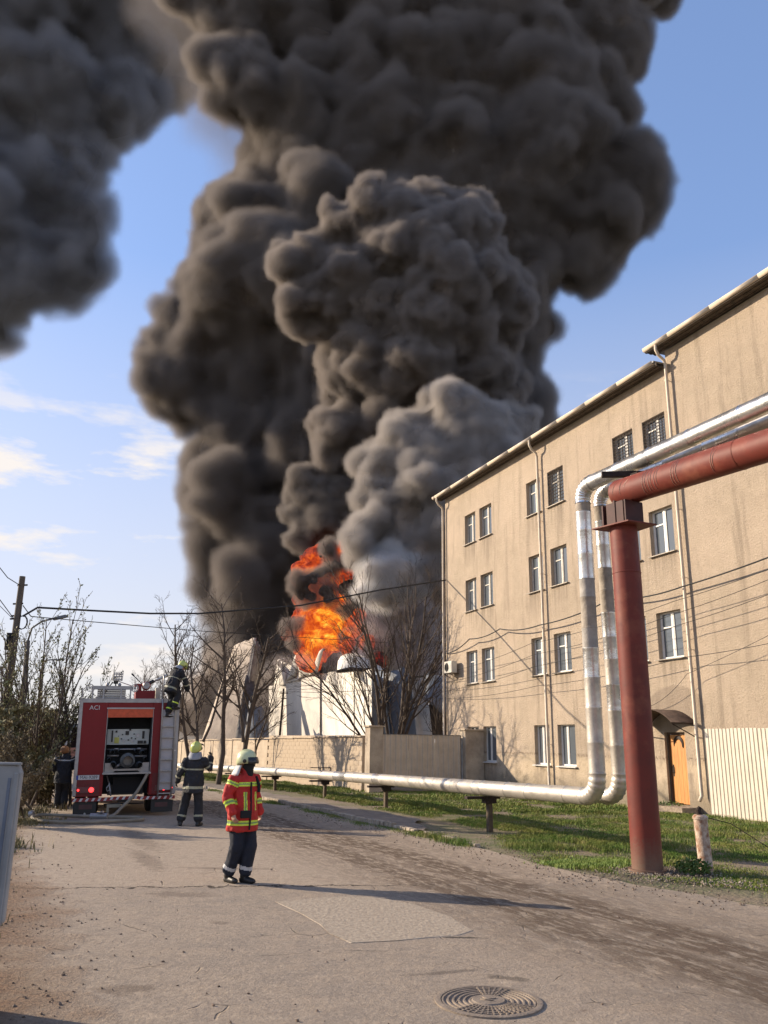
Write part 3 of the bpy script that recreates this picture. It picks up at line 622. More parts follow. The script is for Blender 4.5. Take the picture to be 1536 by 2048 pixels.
def pipe_run(parent, a, b, r, lens, ms, name='jacket_sleeve', n=28):
    """short jacket sleeves butted one after the other, each a part, with a small lap"""
    a, b = Vector(a), Vector(b); d = b - a; L = d.length; d.normalize(); t = 0; k = 0
    while t < L - 1e-3:
        ln = min(lens[k % len(lens)] * rnd.uniform(.85, 1.15), L - t)
        if L - t - ln < .12: ln = L - t
        mm = ms[k % len(ms)] if not callable(ms) else ms(k, t)
        rr = r * (.975 if mm in (m_felt, m_felt2) else 1) ; e = .006
        mb = MB(); p0, p1 = a + d * t, a + d * (t + ln)
        mb.tube([p0, p0 + d * .02, p0 + d * .025, p1 - d * .03, p1 - d * .02, p1], [rr + e, rr + e, rr, rr, rr + e * .6, rr + e * .6], n, caps=False)
        if mm is m_foil:
            u, w_ = frame(d); tt = 2.4; c = u * math.cos(tt) + w_ * math.sin(tt); mb.tube([p0 + c * rr, p1 + c * rr], .006, 4)
        mb.build(name, mm, parent, smooth=True, angle=45); t += ln; k += 1
def elbow(parent, c0, d0, d1, r, R_, mm, n=28, gores=7):
    """c0 corner point, d0 incoming direction, d1 outgoing; ridged gores"""
    d0, d1 = Vector(d0).normalized(), Vector(d1).normalized(); pts, rr = [], []
    p0, p1 = Vector(c0) - d0 * R_, Vector(c0) + d1 * R_
    for i in range(gores * 3 + 1):
        t = i / (gores * 3); q_ = (p0 * (1 - t) ** 2 + Vector(c0) * 2 * t * (1 - t) + p1 * t * t); pts.append(q_); rr.append(r + (.012 if i % 3 == 0 else 0.0))
    MB().tube(pts, rr, n, caps=False).build('elbow', mm, parent, smooth=True, angle=60); return p0, p1
ZT = 7.08; ZB = 1.0
A1, A2 = Vector((4.09, 16.35, 0)), Vector((4.62, 16.75, 0))
r1_, r2_ = .155, .14
# plan points of the low run (first pipe)
low = [A1.copy(), Vector((2.42, 20.25, .94)), Vector((.06, 27.3, .80)), Vector((-2.2, 32.7, .70)), Vector((-4.75, 38.2, .62)), Vector((-7.3, 43.5, .52)), Vector((-11.5, 52, .35)), Vector((-17, 63, .2))]
low[0].z = ZB
S1_ = thing('insulated_pipe', 'larger foil wrapped pipe that runs low over the grass, climbs and crosses overhead', 'pipe', (0, 0, 0))
S2_ = thing('insulated_pipe', 'slimmer foil and felt wrapped riser beside the red column', 'pipe', (0, 0, 0))
d_low = (low[1] - low[0]).normalized(); h1 = (Vector((5.92, 11.87, 0)) - Vector((4.09, 16.35, 0))).normalized()
# silver pipe 1
e0, e1 = elbow(S1_, low[0], -d_low, (0, 0, 1), r1_ * 1.02, .42, m_foil2)
T1 = Vector((A1.x, A1.y, ZT)); t0, t1 = elbow(S1_, T1, (0, 0, 1), h1, r1_, .36, m_foil)
seq1 = [m_foil2, m_foil2, m_foil2, m_foil, m_felt2, m_felt, m_felt2, m_foil, m_foil, m_foil, m_felt, m_felt, m_foil, m_foil, m_foil]
pipe_run(S1_, e1, t0, r1_, [.55, .62, .6, .62, .35, .55, .35, .5, .5, .35, .2, .2, .5, .5, .5], seq1)
prev = low[1]; pipe_run(S1_, low[1], e0, r1_ * 1.06, [1.1, .9, 1.3], [m_foil2])
for i in range(1, len(low) - 1): pipe_run(S1_, low[i + 1], low[i], r1_ * 1.06, [1.5, 1.2, .8], [m_foil2, m_foil2, m_foil2, m_foil2] if i != 2 else [m_foil2, m_foil, m_foil2])
pipe_run(S1_, t1, T1 + h1 * 19, r1_, [.9, 1.1], [m_foil])
# silver pipe 2
low2 = [Vector((p.x + .42, p.y + .30, p.z - .02)) for p in low]; low2[0] = Vector((A2.x, A2.y, ZB - .02))
h2 = (Vector((6.06, 12.24, 0)) - Vector((4.41, 16.18, 0))).normalized(); ZT2 = 7.02
f0, f1 = elbow(S2_, low2[0], (low2[0] - low2[1]), (0, 0, 1), r2_ * 1.08, .42, m_foil2)
T2 = Vector((4.50, 16.55, ZT2)); A2b = Vector((4.55, 16.7, ZB))
g0, g1 = elbow(S2_, T2, T2 - f1, h2, r2_, .3, m_foil)
seq2 = [m_foil2, m_foil2, m_foil, m_foil2, m_foil, m_foil, m_felt, m_felt, m_foil, m_foil, m_felt, m_foil]
pipe_run(S2_, f1, g0, r2_, [.5, .6, .55, .55, .5, .5, .42, .42, .55, .5, .45, .5], seq2)
pipe_run(S2_, low2[1], f0, r2_, [1.2, 1.], [m_foil2])
for i in range(1, len(low) - 1): pipe_run(S2_, low2[i + 1], low2[i], r2_, [2.5], [m_foil2])
pipe_run(S2_, g1, T2 + h2 * 19, r2_, [1.0, .8], [m_foil2, m_foil])
# ---- red pipeline on its column
RP = thing('red_pipeline', 'thick red pipe carried overhead on a red round steel column', 'pipeline', (4.33, 14.38, 0))
rc = .242; zc0 = 6.39; hr = (Vector((5.88, 11.95, 0)) - Vector((4.36, 14.55, 0))).normalized()
mb = MB(); mb.tube([(.0, 0, -.3), (0, 0, .03)], [.30, .30], 32); mb.tube([(0, 0, -.2), (-.02, 0, 4.86), (-.02, 0, 4.865), (-.02, 0, 4.885), (-.02, 0, 4.89), (-.03, 0, 5.70)], [rc * 1.02, rc, rc + .006, rc + .006, rc, rc * .99], 36)
mb.build('column', m_red, RP, smooth=True, angle=40)
mb = MB(); Rz = Matrix.Rotation(math.atan2(hr.y, hr.x), 3, 'Z')
pl = [(-.42, -.40), (.40, -.34), (.46, .30), (-.30, .40)]
mb.prism(pl, 5.70, 5.722, xf=lambda p: Rz @ p); mb.build('base_plate', m_red, RP)
mb = MB()
for a_ in (0, 90):
    Rr = Rz @ Matrix.Rotation(rad(a_), 3, 'Z'); mb.box(Vector((-.03, 0, 5.95)), (.46 - .05 * (a_ > 0), .04, .46), Rr)
mb.box(Vector((-.03, 0, 5.93)), (.40, .38, .44), Rz)
for sgn in (-1, 1): mb.box(Rz @ Vector((sgn * .27, 0, 0)) + Vector((-.03, 0, 5.93)), (.03, .44, .42), Rz)
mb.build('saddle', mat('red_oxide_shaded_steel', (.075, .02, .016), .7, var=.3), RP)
mb = MB(); P0 = Vector((.0, .13, zc0)); P0 = P0 - hr * .08
mb.tube([P0 - hr * .02, P0, P0 + hr * .05, P0 + hr * 20], [.18, .232, .252, .252], 40); mb.build('pipe', m_red, RP, smooth=True, angle=45)
MB().tube([P0 + hr * 2.62, P0 + hr * 2.64], [.256, .256], 40, caps=True).build('weld_seam', m_red, RP, smooth=True, angle=45)
m_scr = mat('bare_scratch', (.85, .55, .42), .5, .2, var=.4, scale=14)
mb = MB(); ua, ub = frame(hr)
for t_, a0, a1 in ((.12, 2.0, 3.0), (.28, 1.8, 3.1), (.40, 2.3, 2.9), (.80, 1.2, 3.6), (.86, 1.3, 3.7), (.93, 1.2, 3.6), (.99, 1.4, 3.7), (1.06, 1.3, 3.5), (1.12, 1.6, 3.6), (1.42, 1.2, 3.3), (1.47, 1.2, 3.4), (1.53, 1.3, 3.5), (2.22, 1.2, 3.4), (2.26, 1.6, 3.0)):
    # thin worn rings round the side of the pipe that faces the street
    c = P0 + hr * t_; pts = []
    for k in range(17):
        a_ = a0 + (a1 - a0) * k / 16 - 2.35; pts.append(c + (ua * math.cos(a_) + ub * math.sin(a_)) * .2535 + hr * .10 * (k / 16) ** 2)
    mb.tube(pts, [.0006 + .0055 * math.sin(math.pi * k / 16) for k in range(17)], 4, caps=False)
mb.build('scratch', m_scr, RP)['kind'] = 'stuff'
mb = MB(); mid = Vector((0, 0, 0)); pr_ = Vector((-hr.y, hr.x, 0)); c = at(1256, 962, 14.75) - Vector((4.33, 14.38, 0)); c.z = 6.84
mb.box(c, (.95, .10, .10), Matrix.Rotation(rad(-6), 3, 'Z')); mb.box(c + Vector((.22, -.12, -.08)), (.16, .4, .08), Rz)
mb.build('crossbeam', m_rust, RP)
# second column, outside the picture, that carries the other end
mb = MB(); e_ = P0 + hr * 14; mb.tube([(e_.x, e_.y, -.3), (e_.x, e_.y, 6.1)], rc, 28); mb.build('column', m_red, RP, smooth=True, angle=40)
# ---- supports of the low run
def support(x, y, zt, label, wide=.62, strap=False):
    t = thing('pipe_support', label, 'pipe support', (x, y, gz(x, y)), math.atan2(d_low.y, d_low.x), 'steel posts carrying the low pipe')
    h = zt - gz(x, y) - .17
    MB().bb(-.065, .065, -.05, .05, -.4, h - .07).build('post', m_post, t)
    mb = MB(); mb.bb(-.07, .07, -wide * .42, wide, h - .07, h - .01); mb.bb(-.10, .10, -.14, .14, h - .17, h - .071); mb.build('crossbar', m_rust, t)
    if strap:
        mb = MB()
        for s in (-.21, .0 + .21): mb.bb(-.03, .03, s - .015, s + .015, h - .01, h + .42)
        mb.bb(-.035, .035, -.225, .6, h + .42, h + .45); mb.build('strap', m_rust, t)
m_post = mat('weathered_steel_post', (.12, .085, .05), .85, .1, var=.5, scale=7, col2=(.06, .045, .035))
LB = ['rusty post under the low pipe, first one from the risers', 'rusty post under the low pipe, second one from the risers', 'rusty post with a squared clamp round the low pipe', 'short post under the low pipe close to the red jacketed firefighter', 'short post under the low pipe seen past the black jacketed firefighter', 'far small post under the low pipe close to the fire engine']
for i in range(1, 7): support(low[i].x + .12, low[i].y + .08, low[i].z, LB[i - 1], strap=(i == 3))
# ---- rusty stub pipe
p = gnd(1413, 1742); st = thing('stub_pipe', 'short rusty standpipe with peeling white paint in the grass', 'pipe stub', tuple(p))
m_stub = mat('peeling_white_paint', (.62, .52, .42), .8, var=.3, scale=9, bump=.006, bscale=30, col2=(.24, .10, .045))
MB().tube([(.01, 0, -.2), (0, 0, .0), (-.03, 0, .80)], [.115, .112, .108], 20).build('tube', m_stub, st, smooth=True, angle=40)
MB().tube([(-.03, 0, .79), (-.03, 0, .83), (-.03, 0, .86)], [.122, .122, .09], 20).build('collar', m_stub, st, smooth=True, angle=40)
mb = MB(); mb.tube([(-.03, 0, .85), (-.05, 0, .93), (-.02, 0, .98)], [.05, .045, .03], 10); mb.tube([(-.14, 0, .80), (.14, .02, .80), (.5, .1, .72), (1.4, -.6, .05)], .007, 5); mb.build('wire', m_rust, st)
# ================================================================== WALL, GATE, WAREHOUSE, POLES, WIRES
m_blk = mat('concrete_block', (.46, .365, .26), .93, var=.25, scale=.9, bump=.012, bscale=30, col2=(.37, .29, .21))
m_mort = mat('mortar', (.50, .41, .31), .95, var=.2, scale=3)
m_conc = mat('wall_concrete', (.52, .42, .31), .93, var=.3, scale=1.2, bump=.02, bscale=20, col2=(.40, .32, .23))
W0 = Vector((-.62, 38.2, 0)); wd = Vector((math.sin(rad(-25.5)), math.cos(rad(-25.5)), 0)); WRZ = math.atan2(wd.y, wd.x)
def wallp(t): p = W0 + wd * t; p.z = gz(p.x, p.y); return p
WL = thing('boundary_wall', 'long pale concrete block wall with coping between the street and the warehouse', 'wall', tuple(W0), WRZ)
def lz(t): return gz(0, (W0 + wd * t).y)
Hw = 2.3
bk = MB().box((0, 0, 0), (.585, .19, .20)).mesh('block'); bk.materials.append(m_blk)
nr = 11; ncol = 22
MB().bb(.3, ncol * .6 + .42, -.05, .085, -.5, Hw - .1).build('mortar_bed', m_mort, WL)
for j in range(nr):
    for i in range(ncol):
        if len([0]) and (i * nr + j) >= 260: break
        o = bpy.data.objects.new('block', bk); COL.objects.link(o); o.parent = WL
        t = .62 + i * .6 + (.3 if j % 2 else 0); o.location = (t, rnd.uniform(-.004, .006), lz(t) + .12 + j * .21); o.scale = (1, 1, 1)
t = .62 + ncol * .6
k = 0
while t < 75:
    ln = 2.5; z = lz(t + 1.2)
    mb = MB(); mb.bb(t + .14, t + ln, -.06, .06, z - .4, z + Hw - .05)
    if k < 8:
        for r_ in range(1, 10): mb.bb(t + .16, t + ln - .02, .06, .068, z + r_ * .23 - .1, z + r_ * .23 + .1)
    mb.build('panel', m_conc, WL); MB().bb(t - .02, t + .16, -.11, .105, z - .4, z + Hw - .04).build('post', m_conc, WL); t += ln + .04; k += 1
t = .3
while t < 75:
    z = lz(t + 1); mb = MB(); mb.bb(t, t + 2.96, -.17, .17, z + Hw + .0, z + Hw + .07); mb.build('coping', m_conc, WL); t += 3
pil = mat('pillar_render', (.48, .40, .30), .93, var=.35, scale=1.1, bump=.02, bscale=22, col2=(.25, .20, .15))
def pillar(name, lab, c, h, sz, rz):
    t = thing(name, lab, 'gate pillar', c, rz); mb = MB(); mb.bb(-sz[0] / 2, sz[0] / 2, -sz[1] / 2, sz[1] / 2, -.5, h); mb.build('shaft', pil, t, bevel=.015)
    mb = MB(); mb.bb(-sz[0] / 2 - .06, sz[0] / 2 + .08, -sz[1] / 2 - .06, sz[1] / 2 + .06, h, h + .06); mb.build('cap', m_conc, t); return t
gp0 = W0 + Vector((.18, .15, 0)); GR = Vector((3.05, 36.55, 0))
pillar('gate_pillar', 'taller gate pillar where the block wall ends', tuple(Vector((-.30, 38.0, -.15))), 2.72, (.62, .62), WRZ + rad(90) - rad(4))
pA = Vector((.02, 37.85, -.15)); pB = atg = at(912, 1470, 37.0)
pB = Vector((3.72, 39.28, -.15)); pA = Vector((.02, 37.85, -.15))
pillar('gate_pillar', 'stained gate pillar standing against the tan building', tuple(bw(14.02, .50, -.17)), 2.66, (.96, .6), math.atan2(pB.y - pA.y, pB.x - pA.x))
m_gate = mat('brown_profiled_sheet', (.52, .44, .345), .6, var=.12, scale=2)
gd = pB - pA; GT = thing('sheet_metal_gate', 'brown double leaf gate of profiled metal sheet between two pillars', 'gate', tuple(pA), math.atan2(gd.y, gd.x)); Lg = gd.length
x = .02
for i in range(3):
    a, b = x + i * (Lg - .1) / 3, x + (i + 1) * (Lg - .1) / 3 - .012
    n = 5; p = (b - a) / n; pr = []
    for k in range(n): s = a + k * p; pr += [(s, 0), (s + p * .55, 0), (s + p * .65, .03), (s + p * .92, .03)]
    pr.append((b, 0)); kk_ = len(pr); mb = MB(); mb.add([(s, -o, z) for z in (.22, 2.4) for s, o in pr], [(j, j + 1, kk_ + j + 1, kk_ + j) for j in range(kk_ - 1)]); mb.build('sheet', m_gate, GT)
mb = MB()
for z in (.25, 1.3, 2.37): mb.bb(0, Lg - .08, .015, .055, z - .025, z + .025)
for s in (0, Lg / 2 - .05, Lg / 2 + .02, Lg - .1): mb.bb(s, s + .05, .012, .06, .1, 2.42)
mb.bb(0, Lg - .06, -.035, .03, 2.40, 2.425); mb.build('gate_frame', mat('grey_steel', (.20, .19, .185), .6, .3), GT)
mb = MB(); mb.bb(Lg - .05, Lg + .25, 0, .04, 1.9, 2.0); mb.bb(Lg - .04, Lg + .02, 0, .05, .2, 2.3); mb.build('hinge_bar', mat('pale_steel', (.5, .5, .5), .5, .4), GT)
# ---- the burning warehouse
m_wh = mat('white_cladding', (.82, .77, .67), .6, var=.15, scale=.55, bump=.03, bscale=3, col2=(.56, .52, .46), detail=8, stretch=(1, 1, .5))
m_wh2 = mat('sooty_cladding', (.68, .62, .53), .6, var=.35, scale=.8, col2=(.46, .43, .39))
m_bl = mat('bluegrey_and_shade_cladding', (.17, .19, .22), .6, var=.2, scale=.6, col2=(.12, .13, .15))
WH = thing('burning_warehouse', 'burning warehouse with buckled white cladding behind the block wall', 'building', (0, 0, 0))
def slab(name, pts, th, m, parent, sub=8, bulge=0.0, seed=1, rough_top=0.0):
    smooth_ = sub > 3
    """sheet between four corners (bl, br, tr, tl), buckled, with real thickness"""
    bl, br, tr, tl = [Vector(p) for p in pts]; n = sub; g = random.Random(seed); vs = []
    nrm = (br - bl).cross(tl - bl).normalized()
    for j in range(n + 1):
        for i in range(n + 1):
            u, v = i / n, j / n; p = (bl * (1 - u) + br * u) * (1 - v) + (tl * (1 - u) + tr * u) * v
            p += nrm * (bulge * math.sin(math.pi * u) * math.sin(math.pi * v * .5) + g.uniform(-.04, .04) * abs(bulge) * 1.2 * (1 if 0 < u < 1 else .3))
            if j == n: p.z += g.uniform(-rough_top, rough_top * .3)
            vs.append(p)
    fs = [(j * (n + 1) + i, j * (n + 1) + i + 1, (j + 1) * (n + 1) + i + 1, (j + 1) * (n + 1) + i) for j in range(n) for i in range(n)]
    o = MB().add(vs, fs).build(name, m, parent, smooth=smooth_); s = o.modifiers.new('s', 'SOLIDIFY'); s.thickness = th; s.offset = 0; return o
def P3(x, y, Y): return at(x, y, Y)
YC = lambda x: 68 - (x - 538) * .0825
def ac_(x, y, Y): return at(x, y, Y + YC(x) - 56.2)
# standing cladding, one sheet bay after the other, (x left, x right, y top left, y top right)
bays = [(538, 566, 1372, 1366, 0.0, m_wh2), (566, 603, 1368, 1361, .0, m_wh), (603, 640, 1352, 1346, .25, m_wh2), (640, 672, 1346, 1343, -.1, m_wh), (672, 708, 1344, 1340, .15, m_wh), (708, 744, 1341, 1338, .0, m_wh)]
for i, (xa, xb, ya, yb, o, m_) in enumerate(bays):
    Ya, Yb = YC(xa) - o, YC(xb) - o
    if Ya: slab('cladding_sheet', (at(xa + .1, 1492, Ya), at(xb - .1, 1492, Yb), at(xb - .1, yb, Yb), at(xa + .1, ya, Ya)), .04, m_, WH, 3, (.05, -.04, .10, 0, .02, -.03)[i], i, .08)
# return wall with shade put into its colour, and fallen blue grey sheets
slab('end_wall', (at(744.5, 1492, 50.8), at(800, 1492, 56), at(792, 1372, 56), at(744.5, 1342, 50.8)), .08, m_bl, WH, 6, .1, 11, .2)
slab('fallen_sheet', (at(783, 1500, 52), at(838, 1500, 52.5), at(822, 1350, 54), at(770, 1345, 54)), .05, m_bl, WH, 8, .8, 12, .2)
slab('fallen_sheet', (at(836, 1500, 51), at(868, 1500, 51.2), at(850, 1352, 53), at(822, 1345, 53)), .05, m_wh2, WH, 8, -.9, 13, .1)
slab('fallen_sheet', (at(852, 1400, 50), at(900, 1440, 50), at(900, 1376, 52), at(850, 1350, 52)), .05, m_bl, WH, 8, .5, 14, .2)
slab('fallen_sheet', (at(850, 1478, 53), at(905, 1478, 53), at(905, 1395, 54), at(862, 1378, 54)), .05, mat('burnt_sheet', (.10, .075, .06), .9, var=.5, scale=2), WH, 6, .3, 15, .2)
m_char = mat('charred', (.03, .022, .018), .9)
# curled roof sheets along the top
def curl(pts, Y, m, seed, w_=1.1, name='curled_sheet'):
    ps = [at(x, y, Y) for x, y in pts]; g = random.Random(seed); vs, fs = [], []; n = len(ps)
    for k in range(5):
        for i, p in enumerate(ps): vs.append(p + Vector((.06 * k * math.sin(i), w_ * k / 4, .10 * k * math.cos(i * 1.3 + seed))))
    fs = [(k * n + i, k * n + i + 1, (k + 1) * n + i + 1, (k + 1) * n + i) for k in range(4) for i in range(n - 1)]
    o = MB().add(vs, fs).build(name, m, WH, smooth=True); s = o.modifiers.new('s', 'SOLIDIFY'); s.thickness = .05
slab('curled_sheet', (ac_(548, 1372, 56.4), ac_(570, 1372, 56), ac_(572, 1345, 56), ac_(556, 1320, 56.6)), .05, m_wh, WH, 6, .3, 21, .0)
slab('curled_sheet', (ac_(572, 1362, 56), ac_(590, 1352, 55.6), ac_(606, 1300, 55.4), ac_(592, 1328, 56)), .05, m_wh, WH, 6, .35, 22, .0)
slab('curled_sheet', (ac_(566, 1366, 56.2), ac_(598, 1360, 55.8), ac_(594, 1330, 56.5), ac_(562, 1322, 56.8)), .05, m_wh2, WH, 6, -.5, 23, .0)
slab('curled_sheet', (ac_(598, 1356, 55.6), ac_(628, 1350, 55.4), ac_(636, 1318, 55.8), ac_(600, 1332, 56)), .05, m_wh2, WH, 6, .7, 24, .1)
slab('curled_sheet', (ac_(618, 1350, 55.2), ac_(634, 1346, 55), ac_(648, 1296, 54.6), ac_(641, 1310, 55)), .05, m_wh, WH, 6, .2, 25, .0)
curl([(555, 1322), (566, 1316), (578, 1322), (590, 1334)], 65.5, m_wh2, 1, .5); curl([(600, 1335), (604, 1308), (614, 1297), (622, 1308), (626, 1340)], 62, m_wh2, 3, .8)
# domed sheet
vs = []; n = 14
dome = [(674, 1338), (676, 1322), (682, 1312), (694, 1307), (712, 1307), (728, 1313), (742, 1322), (756, 1330), (768, 1336)]
lo_ = [(674, 1345), (686, 1345), (698, 1344), (710, 1343), (722, 1342), (736, 1342), (748, 1342), (760, 1340), (768, 1340)]
for k in range(6):
    t = k / 5
    for (xa, ya), (xb, yb) in zip(dome, lo_): vs.append(at(xa * t + xb * (1 - t), ya * t + yb * (1 - t), 52.6 + 1.6 * t * t))
nn = len(dome); o = MB().add(vs, [(k * nn + i, k * nn + i + 1, (k + 1) * nn + i + 1, (k + 1) * nn + i) for k in range(5) for i in range(nn - 1)]).build('domed_sheet', m_wh, WH, smooth=True); s = o.modifiers.new('s', 'SOLIDIFY'); s.thickness = .06
for i_, (x0_, y0_, x1_, y1_) in enumerate(((560, 1375, 566, 1308), (583, 1368, 590, 1318), (641, 1350, 649, 1298), (664, 1345, 662, 1318), (752, 1400, 765, 1335), (776, 1420, 790, 1345), (566, 1322, 612, 1330), (612, 1330, 650, 1318), (790, 1362, 850, 1352), (545, 1400, 552, 1345))):
    d_ = 1.0 if x0_ > 740 else 0; a_, b_ = (at(x, y, (YC(x) + .4) if not d_ else 53.5) for x, y in ((x0_, y0_), (x1_, y1_))); m_ = a_.lerp(b_, .5) + Vector((.08 * (-1) ** i_, 0, .05)); MB().tube([a_, m_, b_], .07, 6).build('frame_bar', m_char, WH)
mb = MB(); mb.tube([at(674, 1343, 52.4), at(700, 1338, 52.3), at(725, 1340, 52.2), at(745, 1336, 52.1)], [.10, .14, .12, .05], 6); mb.build('torn_edge', m_char, WH)
# leaning piece of the far wall
LW = thing('leaning_wall_slab', 'tall tapering wall slab leaning out of the smoke above the block wall', 'wall slab', (0, 0, 0))
slab('face_sheet', (at(398, 1500, 66), at(474, 1500, 64), at(512, 1275, 64), at(470, 1289, 66)), .12, mat('scorched_cladding', (.50, .41, .32), .8, var=.3, scale=1.2, bump=.03, bscale=8, col2=(.33, .27, .22)), LW, 10, .05, 31, .12)
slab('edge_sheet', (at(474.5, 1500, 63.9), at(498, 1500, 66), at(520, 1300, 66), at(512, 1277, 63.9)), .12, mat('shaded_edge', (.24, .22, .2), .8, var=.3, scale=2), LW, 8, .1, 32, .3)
FW = thing('fallen_wall_sheets', 'crumpled dark cladding sheets fallen between the leaning slab and the white wall', 'wreckage', (0, 0, 0))
slab('sheet', (at(486, 1495, 61), at(540, 1495, 60), at(532, 1420, 61), at(500, 1400, 62)), .06, m_bl, FW, 8, .8, 33, .3)
slab('sheet', (at(470, 1480, 62), at(505, 1495, 61), at(512, 1380, 63), at(492, 1345, 64)), .06, mat('soot_sheet', (.12, .11, .105), .8, var=.4), FW, 8, -.6, 34, .3)
# ---- slim pole behind the wall
sp = at(556, 1470, 52); up = thing('service_pole', 'thin dark pole with small cross arms before the white cladding', 'pole', (sp.x, sp.y, gz(sp.x, sp.y)))
ht = at(563, 1377, 52).z - gz(sp.x, sp.y); MB().tube([(0, 0, -.3), (.22, 0, ht)], [.08, .06], 8).build('shaft', m_rust, up)
MB().bb(.0, .5, -.03, .03, ht - .3, ht - .24).build('cross_arm', m_rust, up); MB().bb(.08, .42, -.03, .03, ht - .62, ht - .57).build('cross_arm', m_rust, up)
# ---- big utility pole, street lamps, cables
m_pole = mat('weathered_pole', (.15, .12, .095), .9, var=.3, scale=2, stretch=(6, 6, .5), col2=(.09, .075, .06))
pt = at(45, 1153, 27); pb = at(-6, 1560, 27); pb.z = gz(pb.x, pb.y)
UP = thing('utility_pole', 'leaning wooden utility pole with cables above the budding shrubs', 'utility pole', tuple(pb)); tv = pt - pb
MB().tube([(0, 0, -.3), tuple(tv)], [.155, .095], 14).build('shaft', m_pole, UP, smooth=True, angle=40)
def onp(x, y, dy=0): p = at(x, y, 27 + dy) - pb; return p
mb = MB(); c = onp(23, 1275); mb.bb(c.x - .1, c.x + .1, c.y - .12, c.y + .04, c.z - .16, c.z + .14); c = onp(18, 1290); mb.bb(c.x - .09, c.x + .07, c.y - .12, c.y + .04, c.z - .16, c.z + .1); mb.build('junction_box', m_dark, UP)
mb = MB()
for k in range(3): cc = onp(44 + k, 1245); mb.tube([cc + Vector((.16 * math.cos(t / 12 * 6.283), -.02 * k, .22 * math.sin(t / 12 * 6.283))) for t in range(13)], .018, 5, caps=False)
mb.build('cable_coil', m_dark, UP)
mb = MB()
for x, y in ((36, 1208), (32, 1232), (30, 1238), (45, 1171)): c = onp(x, y); mb.tube([c + Vector((-.16, 0, 0)), c + Vector((.16, 0, .02))], .03, 6)
mb.build('clamp', m_rust, UP)
m_cab = mat('black_cable', (.02, .02, .02), .7, var=0)
def cable(label, pts, r=.02, sag=0.0, m=None):
    P_ = [Vector(p) for p in pts]; out = []
    for a, b in zip(P_, P_[1:]):
        for k in range(12): t = k / 12; out.append(a.lerp(b, t) - Vector((0, 0, sag * 4 * t * (1 - t))))
    out.append(P_[-1]); o = MB().tube(out, r, 5).build('cable', m or m_cab); tag(o, label, 'cable')
cable('thick black cable slung from the utility pole across to the tan building', [at(46, 1232, 27), at(75, 1215, 27.6), at(180, 1221, 29), at(300, 1227, 31), at(400, 1227, 33), at(600, 1211, 37), at(760, 1180, 40), bw(17.6, .05, 10.2)], .035)
cable('thin wire below the thick cable, running toward the fireball', [at(46, 1211, 27), at(62, 1233, 27.5), at(200, 1245, 31), at(400, 1262, 38), at(590, 1274, 46), at(850, 1290, 60)], .016)
cable('wire rising to the edge from the top of the utility pole', [at(42, 1172, 27), at(15, 1155, 26), at(-60, 1060, 23)], .014)
cable('wire coming in low to the utility pole from the street side', [at(28, 1238, 27), at(0, 1200, 25.5), at(-70, 1120, 22)], .014)
cable('thin steel stay drooping beside the utility pole', [at(28, 1240, 27), at(0, 1212, 25.7), at(-80, 1140, 22)], .01)
cable('thin cable hanging across the face of the white cladding', [at(560, 1383, 52), at(640, 1385, 49), at(760, 1380, 46), bw(17.7, .1, 5.6)], .014)
# cables that pass before the facade
for lab, pts, r in (('thickest cable strung across the tan facade under the first floor windows', [bw(17.5, .06, 6.35), bw(14.4, .35, 6.75), bw(11.5, .3, 6.9), bw(8.1, .35, 6.65), bw(3.3, .35, 7.0), bw(-.35, .3, 6.85), bw(-8, .4, 7.6)], .026),
                    ('cable below the thickest one on the tan facade, pulled nearly straight', [bw(17.5, .06, 5.4), bw(8.2, .7, 5.9), bw(-.4, .7, 6.35), bw(-8, .7, 7.2)], .010),
                    ('cable crossing the first floor windows of the tan facade at mid height', [bw(17.5, .06, 4.9), bw(8.2, .6, 5.45), bw(-.4, .7, 5.95), bw(-8, .8, 7.0)], .010),
                    ('pale wire crossing the tan facade beside the downpipe', [bw(17.5, .06, 4.5), bw(8.2, .65, 4.95), bw(-.4, .6, 5.6), bw(-8, .8, 6.6)], .010),
                    ('lowest wire across the tan facade above the canopy', [bw(17.5, .06, 4.1), bw(8.2, .5, 4.2), bw(-.4, .5, 4.6), bw(-8, .8, 5.0)], .010),
                    ('slack wire that drops slantwise to the canopy over the door', [bw(-8, .5, 6.2), bw(-.4, .4, 4.1), bw(1.6, .25, 3.2)], .008)):
    cable(lab, pts, r, .12)
def lamp(label, base, h, arm, lean, r=.1):
    t = thing('street_lamp', label, 'street lamp', (base.x, base.y, gz(base.x, base.y)))
    MB().tube([(0, 0, -.2), (lean * .7, 0, h * .7), (lean, 0, h)], [r * 1.2, r, r * .8], 10).build('pole', m_pole, t, smooth=True)
    a = Vector((lean, 0, h)); pts = [a, a + Vector((.12, 0, arm[1] * .55)), a + Vector((arm[0] * .35, 0, arm[1] * .85)), a + Vector((arm[0] * .75, 0, arm[1]))]; MB().tube(pts, .05, 8).build('arm', m_gut2, t, smooth=True)
    hd = MB(); R = Matrix.Rotation(rad(-14), 3, 'Y'); hd.box(a + Vector((arm[0] * .92, 0, arm[1] * 1.04)), (arm[0] * .46, .22, .14), R, taper=.7); hd.build('lamp_head', m_gut2, t)
m_gut2 = mat('lamp_grey', (.16, .16, .16), .6, .2)
b1 = at(40, 1500, 42); tz = at(56, 1281, 42); lamp('taller street lamp with curved arm just behind the utility pole', b1, tz.z - gz(b1.x, b1.y), (1.65, 1.15), tz.x - b1.x, .13)
b2 = at(76, 1500, 68); tz = at(86, 1325, 68); lamp('farther, smaller street lamp showing through the budding shrubs', b2, tz.z - gz(b2.x, b2.y), (1.5, .25), tz.x - b2.x, .12)
